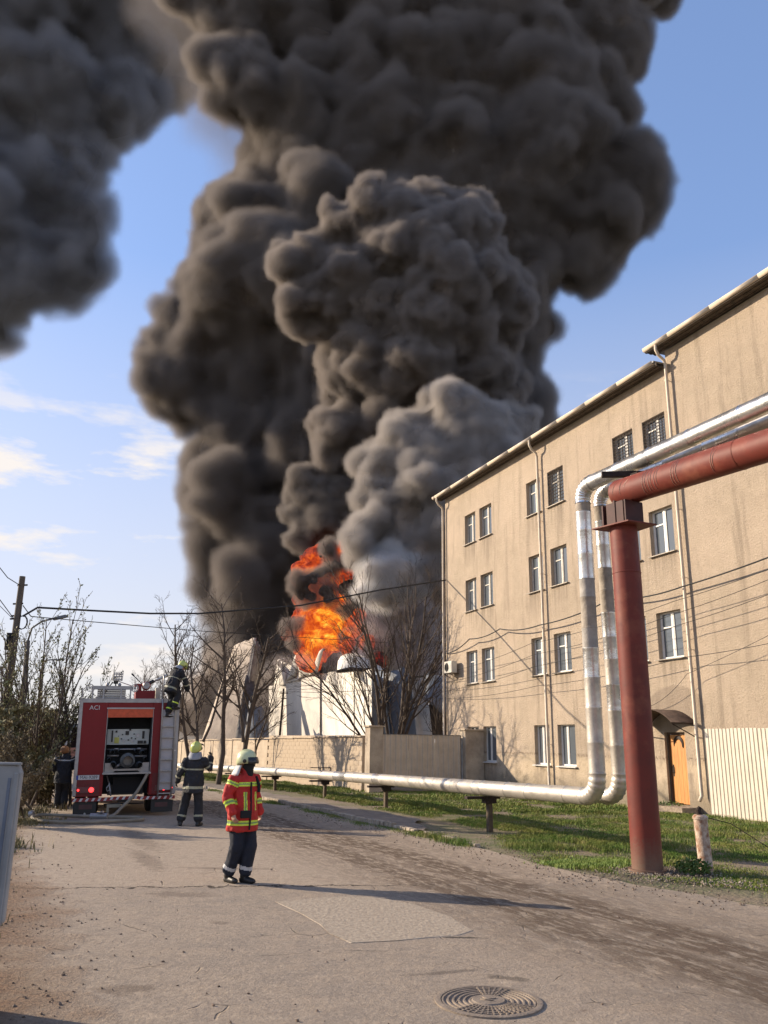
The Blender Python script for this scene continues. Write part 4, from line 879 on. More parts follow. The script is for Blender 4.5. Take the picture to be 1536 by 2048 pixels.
# ---- things far behind on the left
m_fr = mat('dark_far_roof', (.06, .065, .06), .9, var=.2)
fb = thing('distant_building', 'low dark building with flat roof far beyond the shrubs', 'building', (0, 0, 0)); c = at(20, 1475, 120)
def lowbox(parent, xa, xb, yt, yb, Y, D, m, name): a = at(xa, yt, Y); b = at(xb, yb, Y); MB().bb(a.x, b.x, Y, Y + D, min(b.z, -2.0), a.z).build(name, m, parent)
lowbox(fb, -200, 166, 1447, 1500, 120, 20, m_fr, 'wall'); lowbox(fb, -203, 168, 1442, 1447, 119, 22, mat('far_roof_edge', (.10, .11, .11), .8), 'roof')
sh = thing('gabled_shed', 'pale gabled metal shed showing between the shrubs and the fire engine', 'shed', (0, 0, 0))
a, b, c_, d_, e_ = (at(x, y, 95) for x, y in ((120, 1478), (162, 1445), (200, 1440), (200, 1520), (120, 1520)))
mb = MB(); k = [a, b, c_, d_, e_]; mb.add(k + [p + Vector((0, 12, 0)) for p in k], [(0, 4, 3, 2, 1), (5, 6, 7, 8, 9), (0, 1, 6, 5), (1, 2, 7, 6), (4, 0, 5, 9)]); mb.build('gable', mat('shed_sheet', (.42, .43, .44), .6, var=.15), sh)
rf = thing('brick_wall_piece', 'low reddish wall far down the road beside the fire engine', 'wall', (0, 0, 0)); lowbox(rf, 134, 175, 1487, 1524, 80, 1.0, mat('far_brick', (.34, .17, .13), .9, var=.4, scale=3), 'face')
# ================================================================== TREES AND SHRUBS
m_bark = mat('grey_bark', (.115, .085, .06), .92, var=.3, scale=5, bump=.01, bscale=20, col2=(.07, .052, .04))
m_twig = mat('twig', (.10, .072, .052), .9, var=.25, scale=3)
m_bud = mat('spring_bud_leaf', (.26, .25, .10), .7, var=.3, scale=4, col2=(.17, .17, .07))
m_leafd = mat('dark_shrub_leaf', (.17, .16, .06), .8, var=.4, scale=1.5, col2=(.22, .17, .09))
MINR = [.0065]
def grow(g, mt, mc, p, d, L, r, lev, prm, tips):
    maxl, nch, spread, up, wob, shrink = prm
    seg = 6 if lev < 2 else 4; pts, rr = [p.copy()], [r]; dd = d.copy(); q_ = p.copy()
    for i in range(seg):
        dd = (dd + Vector((g.gauss(0, wob), g.gauss(0, wob), g.gauss(0, wob * .6) + up * (.10 if lev else .04)))).normalized()
        q_ = q_ + dd * (L / seg); pts.append(q_.copy()); rr.append(max(r * (1 - .72 * (i + 1) / seg), MINR[0]))
    (mt if lev == 0 else mc).tube(pts, rr, 7 if lev == 0 else (4 if lev == 1 else 3), caps=False)
    if lev >= maxl: tips.append((pts[-1], dd.copy())); tips.append((pts[-2], dd.copy())); return
    n = nch[min(lev, len(nch) - 1)]
    for k in range(n):
        t = .25 + .75 * (k + g.random()) / n if lev else .32 + .68 * (k + g.random()) / n
        i = min(int(t * seg), seg - 1); f = t * seg - i; b = pts[i].lerp(pts[i + 1], f); a0 = (pts[i + 1] - pts[i]).normalized()
        u, v = frame(a0); an = g.uniform(0, 6.283); sp = rad(spread * g.uniform(.6, 1.3)); nd_ = (a0 * math.cos(sp) + (u * math.cos(an) + v * math.sin(an)) * math.sin(sp)).normalized()
        grow(g, mt, mc, b, nd_, L * shrink * g.uniform(.7, 1.2) * (1.1 - .45 * t), rr[i] * .55, lev + 1, prm, tips)
def tree(name, label, base, stems, prm, seed, group=None, leaf=None, lsize=.05, lper=2, cat='tree'):
    g = random.Random(seed); t = thing(name, label, cat, tuple(base), group=group); mt, mc, tips = MB(), MB(), []
    for (d, L, r, off) in stems: grow(g, mt, mc, Vector(off), Vector(d).normalized(), L, r, 0, prm, tips)
    mt.build('trunk', m_bark, t, smooth=True); mc.build('crown', m_twig, t)
    if leaf:
        ml = MB()
        for p, d in tips:
            for _ in range(lper):
                a = (d + Vector((g.gauss(0, .8), g.gauss(0, .8), g.gauss(0, .8)))).normalized(); b = a.cross(Vector((g.random(), g.random(), g.random() + .01))).normalized(); s = lsize * g.uniform(.6, 1.4); q_ = p - d * g.random() * .35 + a * .02
                ml.add([q_, q_ + a * s * .5 + b * s * .32, q_ + a * s, q_ + a * s * .5 - b * s * .32], [(0, 1, 2, 3)])
        ml.build('leaves', leaf, t).__setitem__('kind', 'stuff')
    return t
# large bare tree behind the gate
pb_ = gnd(787, 1548); pb_ = at(786, 1500, 46.5); pb_.z = gz(0, 46)
stems = []
for (tx, ty, dY, L, r) in ((645, 1240, -1, 1.0, .07), (700, 1180, 2, 1.0, .09), (745, 1165, -2, 1.0, .10), (790, 1165, 3, 1.0, .10), (835, 1160, -2, 1.0, .11), (870, 1185, 1, 1., .09), (885, 1235, -2, 1., .07), (600, 1300, 1, .85, .05), (760, 1230, 0, .9, .08), (690, 1255, -3, .9, .07), (850, 1270, -3, .9, .06)):
    tp = at(tx, ty, 46.5 + dY); d = tp - pb_; stems.append((d.normalized() + Vector((0, 0, -.05)), d.length * .93 * L, r * 1.25, (rnd.uniform(-.22, .22), rnd.uniform(-.15, .15), 0)))
tree('bare_tree', 'large bare many stemmed tree spreading above the brown gate', pb_, stems, (3, (11, 6, 5), 27, .25, .08, .44), 5)
SB = (3, (17, 7, 5), 44, .45, .09, .36)
def roadtree(xb, yb, Y, xt, yt, r, label, seed, prm=SB, two=None):
    b = at(xb, yb, Y); b.z = gz(b.x, b.y); tp = at(xt, yt, Y); d = tp - b; st = [(d.normalized(), d.length * 1.0, r, (0, 0, -.1))]
    if two: t2 = at(two[0], two[1], Y); f = .28; d2 = t2 - (b + d * f); st.append((d2.normalized(), d2.length, r * .6, tuple(d * f)))
    return tree('bare_tree', label, b, st, prm, seed, group='bare trees beside the low pipe')
roadtree(384, 1550, 44, 380, 1232, .12, 'upright bare tree rising over the helmet of the black jacketed firefighter', 11)
roadtree(398, 1552, 43, 428, 1275, .12, 'bare tree leaning over the raised hand of the black jacketed firefighter', 12, two=(470, 1290))
roadtree(437, 1556, 44, 487, 1185, .15, 'tallest bare roadside tree, its trunk between the two standing firefighters', 13)
roadtree(468, 1556, 42, 535, 1270, .15, 'forked bare tree with crooked trunk right beside the white helmet', 14, two=(470, 1330))
roadtree(350, 1545, 46, 368, 1330, .09, 'thin bare tree half hidden by the edge of the fire engine', 15)
for i, (xb, xt, yt, Y, lab) in enumerate(((300, 292, 1330, 62, 'faint bare tree behind the roof of the fire engine near the searchlight'), (258, 262, 1325, 70, 'farthest faint bare tree above the fire engine roof'), (505, 512, 1330, 50, 'thin bare sapling before the fallen dark sheets'), (870, 905, 1378, 47, 'small tangled bush at the foot of the tan building corner'))):
    b = at(xb, 1500, Y); b.z = gz(b.x, b.y); tp = at(xt, yt, Y); d = tp - b; tree('bare_tree', lab, b, [(d.normalized(), d.length * .95, .07, (0, 0, 0)), ((d.normalized() + Vector((.25, 0, 0))), d.length * .7, .05, (0.1, 0, 0))], (3, (14, 7, 5), 38, .5, .1, .40), 30 + i)
# reflection free pale shrubs on the left, in bud
def shrub(label, xb, Y, tops, seed, leaf=m_bud, lsize=.07, lper=2, prm=None, rbase=.05, spreadb=.5):
    b = at(xb, 1540, Y); b.z = gz(b.x, b.y); st = []; g = random.Random(seed)
    for x, y in tops: tp = at(x, y, Y + g.uniform(-1, 1)); off = Vector((g.gauss(0, spreadb), g.gauss(0, spreadb), -.05)); d = tp - b - off; st.append((d.normalized() + Vector((0, 0, -.03)), d.length, rbase, tuple(off)))
    return tree('budding_shrub', label, b, st, prm or (2, (14, 6), 30, .55, .07, .30), seed, 'budding shrubs along the left side', leaf, lsize, lper, 'shrub')
shrub('tallest budding shrub whose tip reaches the thick cable', 78, 26, [(156, 1238), (120, 1290), (176, 1335), (165, 1390), (140, 1330), (100, 1330), (175, 1420), (160, 1300)], 41)
shrub('budding shrub growing round the lamp post', 48, 27, [(77, 1245), (92, 1270), (60, 1300), (103, 1288), (30, 1330), (84, 1330), (110, 1380)], 42)
shrub('loose budding shrub close to the edge, below the utility pole', 5, 24, [(-10, 1330), (20, 1350), (-30, 1380), (40, 1370), (10, 1400), (-50, 1420)], 43)
SBS = (2, (16, 9), 42, .3, .10, .36)
shrub('dense brown undergrowth at the foot of the budding shrubs', 50, 30, [(10, 1440), (40, 1420), (70, 1425), (95, 1450), (30, 1455), (85, 1480), (60, 1450), (0, 1470), (90, 1500)], 44, m_leafd, .10, 6, SBS, .03, .9)
shrub('dense dark undergrowth behind the white vehicle door', -20, 23, [(-40, 1420), (-10, 1440), (20, 1450), (-60, 1440), (10, 1480), (35, 1490), (50, 1510), (-20, 1470)], 45, m_leafd, .10, 6, SBS, .03, .9)
shrub('low dark bush beside the walking person in dark blue', 66, 26.5, [(50, 1490), (75, 1500), (45, 1505), (85, 1520), (70, 1515), (60, 1540), (80, 1550), (50, 1560)], 46, m_leafd, .07, 7, SBS, .025, .5)
shrub('pale dry bush over the road edge behind the white door', 38, 20, [(35, 1490), (50, 1520), (62, 1545), (30, 1530), (50, 1560), (60, 1580)], 47, mat('dry_leaf', (.24, .19, .11), .85, var=.3), .05, 10, SBS, .02, .35)
def hedge(label, xa, xb, yt, Y, seed):
    g = random.Random(seed); a = at(xa, 1500, Y); b = at(xb, 1500, Y); top = at((xa + xb) / 2, yt, Y).z; mb = MB(); L = abs(b.x - a.x)
    for _ in range(int(2600)):
        x = g.uniform(0, L); z = g.random() ** .8 * (top + 1.2) * (.8 + .2 * math.sin(x * .9 + seed)); p = Vector((x, g.gauss(0, 1.2), z)); u = Vector((g.gauss(0, 1), g.gauss(0, 1), g.gauss(0, 1))).normalized(); v = u.orthogonal().normalized(); s = g.uniform(.1, .28); mb.add([p - u * s, p + v * s * .6, p + u * s, p - v * s * .6], [(0, 1, 2, 3)])
    t = thing('hedge', label, 'hedge', (a.x, Y, gz(0, Y))); mb.build('foliage', m_leafd, t).__setitem__('kind', 'stuff')
hedge('dark mass of scrub behind the budding shrubs, seen under the low far building', -150, 100, 1462, 40, 3)
grass('grass', 'dry weeds and grass under the shrubs on the left', 26000, spots([(xl(y) + .1, y, .5, .4) for y in [9 + .6 * i for i in range(30)]]), .06, .28, .008, mat('dry_weed', (.19, .16, .07), .85, var=.4, scale=1.5, col2=(.09, .11, .03)), 9)
grass('grass', 'dark green weeds at the road edge below the shrubs', 9000, spots([(-8.6, 20.5, .5, .6), (-6.9, 15.6, .3, .5), (-9.6, 23, .5, .8)]), .08, .3, .012, m_leafd, 10)
# ================================================================== FIRE ENGINE
m_fr_ = mat('fire_engine_red', (.215, .011, .014), .42, var=.08, scale=2, spec=.3)
m_frd = mat('dark_red_inside', (.16, .012, .012), .5, var=.1)
m_alu = mat('brushed_aluminium', (.40, .385, .375), .45, .6, var=.12, scale=6)
m_alud = mat('tread_plate', (.40, .39, .38), .45, .6, var=.2, scale=30, bump=.004, bscale=60)
m_blk2 = mat('black_plastic', (.018, .018, .018), .5, var=0)
m_rub = mat('tyre_rubber', (.022, .021, .02), .85, var=.2, scale=10)
m_wht = mat('white_reflective', (.60, .575, .56), .5, var=.05)
m_redr = mat('red_reflective', (.26, .02, .02), .5, var=.05)
m_pan = mat('panel_grey', (.5, .52, .48), .5, var=.08)
m_pump = mat('pump_grey', (.13, .14, .145), .45, .3, var=.3, scale=7)
m_org = mat('orange_shutter', (.72, .13, .06), .5, var=.15, scale=9)
m_tail = mat('tail_lamp', (.7, .01, .01), .3, var=0, emit=(1, .03, .03), es=3.2)
m_taild = mat('lamp_cluster', (.16, .05, .05), .35, var=.2, scale=12)
TP = gnd(246, 1632); TRZ = rad(19.0)
FE = thing('fire_engine', 'red fire engine seen from behind, pump bay open and ladder on its back', 'fire engine', tuple(TP + Vector((0, 0, .0))), 0, rot=(0, rad(-1.4), TRZ))
W2, ZB0, ZT0 = 1.27, .40, 2.94   # half width, underside, top of the body; local x right, y forward
OX0, OX1, OZ0, OZ1 = -.56, .60, 1.10, 2.70
L_ = 7.6
mb = MB()
mb.bb(-W2, OX0, 0, 1.2, ZB0 + .1, ZT0); mb.bb(OX1, W2, 0, 1.2, ZB0 + .1, ZT0); mb.bb(OX0, OX1, 0, 1.2, OZ1, ZT0)
mb.bb(-W2, W2, 1.2, 5.4, .75, ZT0); mb.build('body', m_fr_, FE, bevel=.01)
mb = MB()
for s in (-1, 1): mb.bb(s * W2, s * (W2 - .07) , -.02, .02, ZB0 + .12, ZT0 - .005); mb.bb(s * (W2 + .002), s * (W2 + .018), -.01, 5.4, ZB0 + .12, ZT0)
mb.bb(-W2 + .07, W2 - .07, -.02, .02, ZT0 - .075, ZT0 + .0); mb.bb(-W2, W2, -.022, 5.4, ZT0 + .001, ZT0 + .03); mb.build('trim', m_alu, FE)
mb = MB(); mb.bb(-W2, W2, 5.55, L_, .55, 2.6); mb.bb(-W2 + .1, W2 - .1, 5.9, L_ + .05, 1.6, 2.5); mb.build('cab', m_fr_, FE, bevel=.06)
for s in (-1, 1): mb = MB(); mb.bb(s * (W2 + .05), s * (W2 + .26), 7.0, 7.1, 1.65, 2.3); mb.tube([(s * W2, 7.05, 2.35), (s * (W2 + .15), 7.05, 2.42), (s * (W2 + .16), 7.05, 2.3)], .02, 6); mb.build('mirror', m_blk2, FE)
# pump bay
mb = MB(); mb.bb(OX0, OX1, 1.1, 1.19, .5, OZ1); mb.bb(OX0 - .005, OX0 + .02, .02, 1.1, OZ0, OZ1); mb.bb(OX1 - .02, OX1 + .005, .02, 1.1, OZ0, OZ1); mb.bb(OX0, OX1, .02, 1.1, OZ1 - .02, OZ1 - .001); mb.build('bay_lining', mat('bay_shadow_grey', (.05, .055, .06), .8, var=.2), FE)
mb = MB(); mb.bb(OX0 - .012, OX0, -.01, .05, OZ0 - .05, OZ1); mb.bb(OX1, OX1 + .012, -.01, .05, OZ0 - .05, OZ1); mb.bb(OX0 - .03, OX1 + .03, -.032, .06, OZ1, OZ1 + .035); mb.bb(OX0 - .03, OX1 + .03, -.10, .1, OZ0 - .06, OZ0 - .02); mb.build('bay_frame', m_alu, FE)
mb = MB(); mb.box((.02, .0, OZ1 - .11), (OX1 - OX0, .03, .22), Matrix.Rotation(rad(14), 3, 'X')); s_ = mb.build('roller_shutter', m_org, FE)
mb = MB()
for i in range(9): mb.box((OX0 + .08 + i * .13, .03, OZ1 - .20 + .004 * (i % 2)), (.07, .035, .03), Matrix.Rotation(rad(14), 3, 'X'))
mb.build('handle_strip', m_blk2, s_)
PN = MB(); PN.bb(OX0 + .03, OX1 - .05, .32, .36, 1.78, 2.18); PN = PN.build('control_panel', m_pan, FE)
mb = MB(); g = random.Random(3)
for x, z, w_, h in ((-.30, 2.12, .05, .05), (-.02, 2.08, .09, .10), (.05, 2.16, .05, .04), (.40, 2.03, .06, .2), (.33, 1.84, .14, .08), (.45, 1.84, .07, .08), (-.4, 2.0, .04, .3), (.16, 2.05, .03, .03), (-.14, 2.04, .03, .03), (.1, 1.95, .04, .03), (-.16, 1.93, .03, .03), (.02, 1.9, .04, .03), (.2, 1.93, .03, .03), (-.24, 2.0, .02, .02)): mb.bb(x - w_ / 2, x + w_ / 2, .30, .325, z - h / 2, z + h / 2)
mb.build('switch', m_blk2, PN)
for x, z, r in ((.25, 2.02, .05), (.12, 1.88, .035), (-.1, 1.88, .03)): MB().lathe([(.0001, .0), (r, 0), (r, .02), (r * .8, .02)], 16, (x, .318, z), Matrix.Rotation(rad(90), 3, 'X')).build('gauge', m_wht, PN)
mb = MB(); mb.bb(-.34, -.22, .3, .322, 1.82, 1.97); mb.build('yellow_plate', mat('yellow_plate', (.55, .52, .12), .6), PN)
# pump: body with flanged inlet, valves with wheels, outlets
PU = MB(); Rx = Matrix.Rotation(rad(90), 3, 'X')
PU.lathe([(.0001, .0), (.17, 0), (.17, .04), (.14, .05), (.14, .10), (.19, .11), (.19, .16), (.12, .18), (.12, .5)], 24, (.02, .18, 1.38), Rx)
PU = PU.build('pump', m_pump, FE, smooth=True, angle=35)
mb = MB(); mb.lathe([(.0001, .02), (.13, .02), (.15, 0), (.16, -.01)], 24, (.02, .13, 1.38), Rx)
for k in range(6): a_ = k / 6 * 6.283; mb.bb(.02 + .1 * math.cos(a_) - .012, .02 + .1 * math.cos(a_) + .012, .09, .12, 1.38 + .1 * math.sin(a_) - .012, 1.38 + .1 * math.sin(a_) + .012)
mb.build('cap', m_alu, PU, smooth=True, angle=35)
for x, z, r in ((-.38, 1.60, .07), (.38, 1.58, .07), (-.34, 1.28, .09), (.33, 1.26, .09), (-.2, 1.62, .045), (.22, 1.63, .045), (-.45, 1.42, .05), (.46, 1.42, .05)):
    mb = MB(); mb.lathe([(.0001, -.03), (r * .5, -.03), (r, 0), (r, .05), (r * .7, .07), (r * .7, .4)], 16, (x, .16, z), Rx); mb.build('valve', m_pump, FE, smooth=True, angle=35)
mb = MB(); mb.tube([(-.5, .25, 1.66), (.5, .25, 1.66)], .02, 8); mb.tube([(-.5, .2, 1.5), (-.2, .2, 1.5)], .025, 8); mb.tube([(.2, .2, 1.48), (.52, .2, 1.48)], .025, 8); mb.tube([(-.3, .2, 1.2), (-.1, .24, 1.3)], .04, 8)
for x in (-.28, .3): mb.tube([(x, .16, 1.68), (x, .05, 1.68)], .012, 6); mb.tube([(x - .05, .05, 1.68), (x + .05, .05, 1.68)], .016, 6)
mb.build('pipework', m_alu, FE, smooth=True)
mb = MB(); mb.prism([(OX0, 1.06), (-.35, 1.06), (-.28, 1.12), (.30, 1.12), (.37, 1.06), (OX1, 1.06), (OX1, 1.32), (.42, 1.32), (.34, 1.17), (-.32, 1.17), (-.40, 1.32), (OX0, 1.32)][::-1], 0, .02, xf=lambda p: Vector((p.x, .06 + p.z, p.y))); mb.build('apron_plate', m_alu, FE)
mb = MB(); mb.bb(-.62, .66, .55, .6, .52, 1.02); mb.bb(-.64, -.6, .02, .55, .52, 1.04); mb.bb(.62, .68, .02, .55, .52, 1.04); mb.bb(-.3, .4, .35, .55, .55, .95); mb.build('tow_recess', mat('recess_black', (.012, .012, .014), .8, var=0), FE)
mb = MB(); mb.bb(-W2 + .0, -.64, -.005, .03, .52, 1.05); mb.bb(.68, W2, -.005, .03, .52, 1.05); mb.build('lower_panel', m_frd, FE)
mb = MB(); mb.tube([(-.46, .3, .98), (-.40, .1, .8), (-.36, .05, .62), (-.34, .1, .5)], .02, 7); mb.tube([(-.38, .05, .8), (-.46, .03, .70), (-.44, .03, .62), (-.36, .04, .66)], .014, 6); mb.build('coupling_hose', m_alu, FE)
# striped bar
BR = MB(); BR.bb(-W2 - .01, -.30, -.06, -.03, .385, .475); BR.bb(-.30, .36, -.06, -.03, .41, .485); BR.bb(.36, W2 + .01, -.06, -.03, .39, .475); BR = BR.build('bumper_bar', m_redr, FE)
for i in range(17):
    x = -W2 + .05 + i * .15; zz = .43 if abs(x) > .36 else .4475; mb = MB(); mb.prism([(x - .045, zz - .038), (x + .015, zz - .038), (x + .055, zz + .038), (x - .005, zz + .038)], -.0655, -.061, xf=lambda p: Vector((p.x, p.z, p.y))); mb.build('white_stripe', m_wht, BR)
# lamps, plate, lettering
for sgn, xs_ in ((-1, (-1.15, -.83)), (1, (.98, 1.18))):
    hb = MB(); a, b = (-1.2, -.74) if sgn < 0 else (.76, 1.21); hb.bb(a, b, -.045, -.004, .60, .74); hb = hb.build('lamp_cluster', m_taild, FE)
    for j, x in enumerate(xs_):
        r = .062 if (j == 1) == (sgn < 0) else .026
        mb = MB(); mb.lathe([(.0001, .02), (r * .7, .016), (r, 0)], 18, (x, -.048, .67), Rx); mb.build('tail_lamp', m_tail, hb, smooth=True)
PL = MB(); PL.bb(-1.17, -.66, -.022, -.004, .92, 1.03); PL = PL.build('number_plate', m_wht, FE)
MB().bb(-1.22, -1.171, -.021, -.004, .922, 1.028).build('blue_strip', mat('plate_blue', (.03, .06, .3), .5, var=0), PL)
def rearM(x, z, y=-.024): return Matrix.Translation((x, y, z)) @ Matrix.Rotation(rad(90), 4, 'X')
textmesh('MAI-9289', .115, .001, 'lettering', m_blk2, PL, rearM(-.915, .975), .93)
textmesh('ACI', .155, .001, 'lettering', m_wht, FE, rearM(-.90, 2.73, -.006), 1.05)
# mudflaps, wheels, tow hitch
for s in (-1, 1):
    MB().bb(s * 1.24, s * .68, -.02, .0, .07, .37).build('mudflap', m_blk2, FE); mb = MB(); mb.bb(s * 1.1, s * .78, -.026, -.021, .2, .31); mb.build('mudflap_plate', mat('rubber_label', (.11, .05, .045), .7), FE)
def wheel(x, y):
    w_ = MB(); w_.lathe([(.30, -.14), (.46, -.14), (.51, -.10), (.51, .10), (.46, .14), (.30, .14)], 32, (x, y, .51), Matrix.Rotation(rad(90), 3, 'Y')); w_ = w_.build('wheel', m_rub, FE, smooth=True, angle=35)
    r_ = MB(); r_.lathe([(.0001, .02), (.12, .04), (.2, -.05), (.30, -.02), (.31, .13), (.31, -.13), (.2, .0), (.0001, -.04)], 24, (x, y, .51), Matrix.Rotation(rad(90), 3, 'Y')); r_.build('rim', m_alu, w_, smooth=True)
for x in (-1.08, -.76, .76, 1.08): wheel(x, 1.25)
for x in (-1.06, 1.06): wheel(x, 6.4)
mb = MB(); mb.bb(-.42, .48, .4, 5.5, .5, .75); mb.bb(-.15, .15, .05, .5, .33, .40); mb.tube([(-.5, .05, .3), (.5, .05, .3)], .02, 6); mb.build('chassis', m_blk2, FE)
mb = MB(); mb.bb(-.42, -.08, -.04, .06, .22, .30); mb.bb(-.42, -.36, -.03, .03, .1, .22); mb.build('hitch_plate', mat('hitch_khaki', (.30, .27, .2), .7), FE)
mb = MB(); mb.lathe([(.05, 0), (.02, .09), (.0001, .1)], 12, (-.95, -.03, .02)); mb.build('wheel_chock', mat('chock', (.5, .48, .42), .6), FE)
# rear ladder
LD = MB()
for s in (0, .34):
    LD.tube([(.83 + s, -.12, .44), (.83 + s, -.10, 2.7), (.83 + s, -.08, ZT0 + .02)], .022, 8)
    LD.tube([(.83 + s, -.08, ZT0), (.83 + s, -.04, ZT0 + .55), (.83 + s, .12, ZT0 + .68), (.83 + s, .3, ZT0 + .55), (.83 + s, .32, ZT0 + .03)], .018, 8)
LD = LD.build('ladder', m_alu, FE, smooth=True)
for i in range(8): MB().bb(.845, 1.155, -.14, -.08, .52 + i * .285, .55 + i * .285).build('rung', m_alud, LD)
MB().bb(.85, 1.15, -.07, -.05, .62, 2.68).build('backing_plate', mat('ladder_backing', (.42, .40, .41), .5, .35, var=.1), LD)
mb = MB(); mb.bb(1.15, W2 - .02, -.04, -.02, 1.60, 1.63); mb.build('grab_rail', m_wht, FE)
mb = MB()
for s in (-1, 1): mb.tube([(s * (W2 - .03), .02, ZT0), (s * (W2 - .03), .02, ZT0 + .3), (s * (W2 - .03), 5.2, ZT0 + .3)], .015, 6)
mb.build('roof_rail', m_alu, FE)
# roof gear: ladder rack with rollers, searchlight, monitor
RK = MB(); zR = ZT0 + .03
RK.bb(-1.02, .06, .45, .52, zR + .26, zR + .34); RK.bb(-1.0, .04, .52, .6, zR + .30, zR + .36)
for x in (-.98, .0, -.7, -.25): RK.bb(x - .02, x + .02, .42, .5, zR, zR + .3)
for x in (-.62, -.3): RK.lathe([(.03, -.02), (.05, .02), (.02, .07)], 10, (x, .5, zR + .37))
RK = RK.build('ladder_rack', m_alu, FE)
for x in (-1.06, .10):
    mb = MB(); Rv = Matrix.Rotation(rad(90), 3, 'X'); mb.lathe([(.085, -.015), (.105, -.015), (.105, .015), (.085, .015), (.085, -.015)], 20, (x, .42, zR + .30), Rv)
    for k in range(4): a_ = k * math.pi / 4; mb.tube([(x - .09 * math.cos(a_), .42, zR + .30 - .09 * math.sin(a_)), (x + .09 * math.cos(a_), .42, zR + .30 + .09 * math.sin(a_))], .008, 5)
    mb.build('hand_wheel', m_alu, RK)
mb = MB()
for i in range(5): mb.tube([(-.86, .62, zR + .04 + i * .055), (-.12, .62, zR + .04 + i * .055)], .024, 8)
mb.bb(-.9, -.08, .9, 4.8, zR, zR + .08); mb.build('roof_ladder', m_alud, FE)
SLt = MB(); SLt.tube([(-.40, .6, zR + .3), (-.40, .6, zR + .46)], .02, 6); SLt.bb(-.46, -.34, .55, .65, zR + .42, zR + .5); SLt = SLt.build('searchlight', m_blk2, FE)
mb = MB()
for i in range(4):
    for j in range(3): mb.lathe([(.0001, .03), (.03, .03), (.035, -.01)], 8, (-.46 + i * .065, .5, zR + .54 + j * .07), Rx)
mb.build('lamp', m_alu, SLt)
mb = MB(); mb.tube([(-.46, .5, zR + .5), (-.5, .5, zR + .5), (-.47, .5, zR + .72), (-.22, .5, zR + .74), (-.24, .5, zR + .50), (-.46, .5, zR + .5)], .01, 5); mb.tube([(-.38, .55, zR + .5), (.05, .9, zR + .38)], .012, 5); mb.build('guard', m_alu, SLt)
MB().bb(.14, .66, .5, 1.3, zR, zR + .24).build('roof_box', m_fr_, FE, bevel=.01)
MO = MB(); MO.tube([(.24, .8, zR + .24), (.24, .8, zR + .42)], .06, 12); MO.lathe([(.0001, .03), (.10, .03), (.12, 0), (.12, -.06), (.06, -.1)], 20, (.42, .70, zR + .38), Rx); MO.bb(.10, .36, .75, .85, zR + .36, zR + .44); MO = MO.build('water_monitor', m_redr, FE)
mb = MB(); mb.lathe([(.0001, .03), (.085, .035), (.10, .01)], 20, (.42, .665, zR + .38), Rx); mb.build('flange', m_alu, MO)
mb = MB(); mb.tube([(.42, .85, zR + .42), (.62, .88, zR + .52)], [.05, .055], 12); mb.build('grip', m_blk2, MO, smooth=True)
mb = MB(); mb.tube([(.60, .88, zR + .51), (.98, .92, zR + .68)], [.03, .045], 12); mb.build('nozzle', mat('clear_nozzle', (.55, .53, .5), .4, .2), MO, smooth=True)
mb = MB(); mb.tube([(.30, .8, zR + .44), (.06, .9, zR + .68)], .012, 6); mb.tube([(.08, .89, zR + .66), (.02, .92, zR + .72)], .024, 6); mb.build('lever', m_blk2, MO)
mb = MB(); mb.bb(.72, .86, 1.2, 1.5, zR, zR + .36); mb.build('roof_locker', mat('cream_locker', (.6, .55, .42), .6), FE)
mb = MB(); mb.lathe([(.07, 0), (.075, .1), (.03, .17), (.0001, .18)], 14, (1.22, .3, zR + .03)); mb.build('beacon', mat('orange_beacon', (.8, .12, .05), .4, var=0), FE, smooth=True)
# hose from the pump down to the ground and looped on the road
m_hose = mat('canvas_hose', (.30, .26, .20), .85, var=.2, scale=3, bump=.004, bscale=50)
fm = FE.matrix_basis if False else (Matrix.Translation(TP) @ Matrix.Rotation(TRZ, 4, 'Z'))
hs = fm @ Vector((.52, -.04, 1.04))
def gp(x, y, dz=.05): return gnd(x, y) + Vector((0, 0, dz))
pts = [hs + Vector((0, .35, .02)), hs, hs + Vector((-.05, -.12, -.16)), hs + Vector((-.22, -.22, -.50)), hs + Vector((-.5, -.35, -.82)), gp(225, 1636, .06), gp(200, 1637), gp(150, 1636), gp(90, 1634), gp(66, 1637), gp(66, 1643), gp(90, 1647), gp(130, 1649), gp(180, 1649), gp(240, 1646), gp(278, 1644), gp(285, 1641), gp(270, 1639), gp(215, 1640, .07)]
def smoothpath(P_, n=6):
    P_ = [Vector(p) for p in P_]; o = []
    for i in range(len(P_) - 1):
        a, b, c, d = P_[max(i - 1, 0)], P_[i], P_[i + 1], P_[min(i + 2, len(P_) - 1)]
        for k in range(n): t = k / n; o.append(.5 * ((2 * b) + (c - a) * t + (2 * a - 5 * b + 4 * c - d) * t * t + (3 * b - a - 3 * c + d) * t ** 3))
    return o + [P_[-1]]
HZ = thing('fire_hose', 'canvas fire hose dropping from the pump bay and looping over the road', 'hose', (0, 0, 0))
MB().tube(smoothpath(pts), .04, 10).build('hose', m_hose, HZ, smooth=True)
mb = MB(); c = gp(198, 1637); mb.tube([c + Vector((-.22, .02, 0)), c + Vector((.22, -.02, .01))], .075, 10); mb.tube([c + Vector((-.05, 0, .06)), c + Vector((.12, -.1, .12))], .03, 6); mb.build('coupling', m_alu, HZ)
MB().lathe([(.05, -.06), (.09, -.05), (.09, .05), (.05, .06)], 14, tuple(gp(62, 1637, .1)), Matrix.Rotation(rad(80), 3, 'Y')).build('coupling', m_alu, HZ)
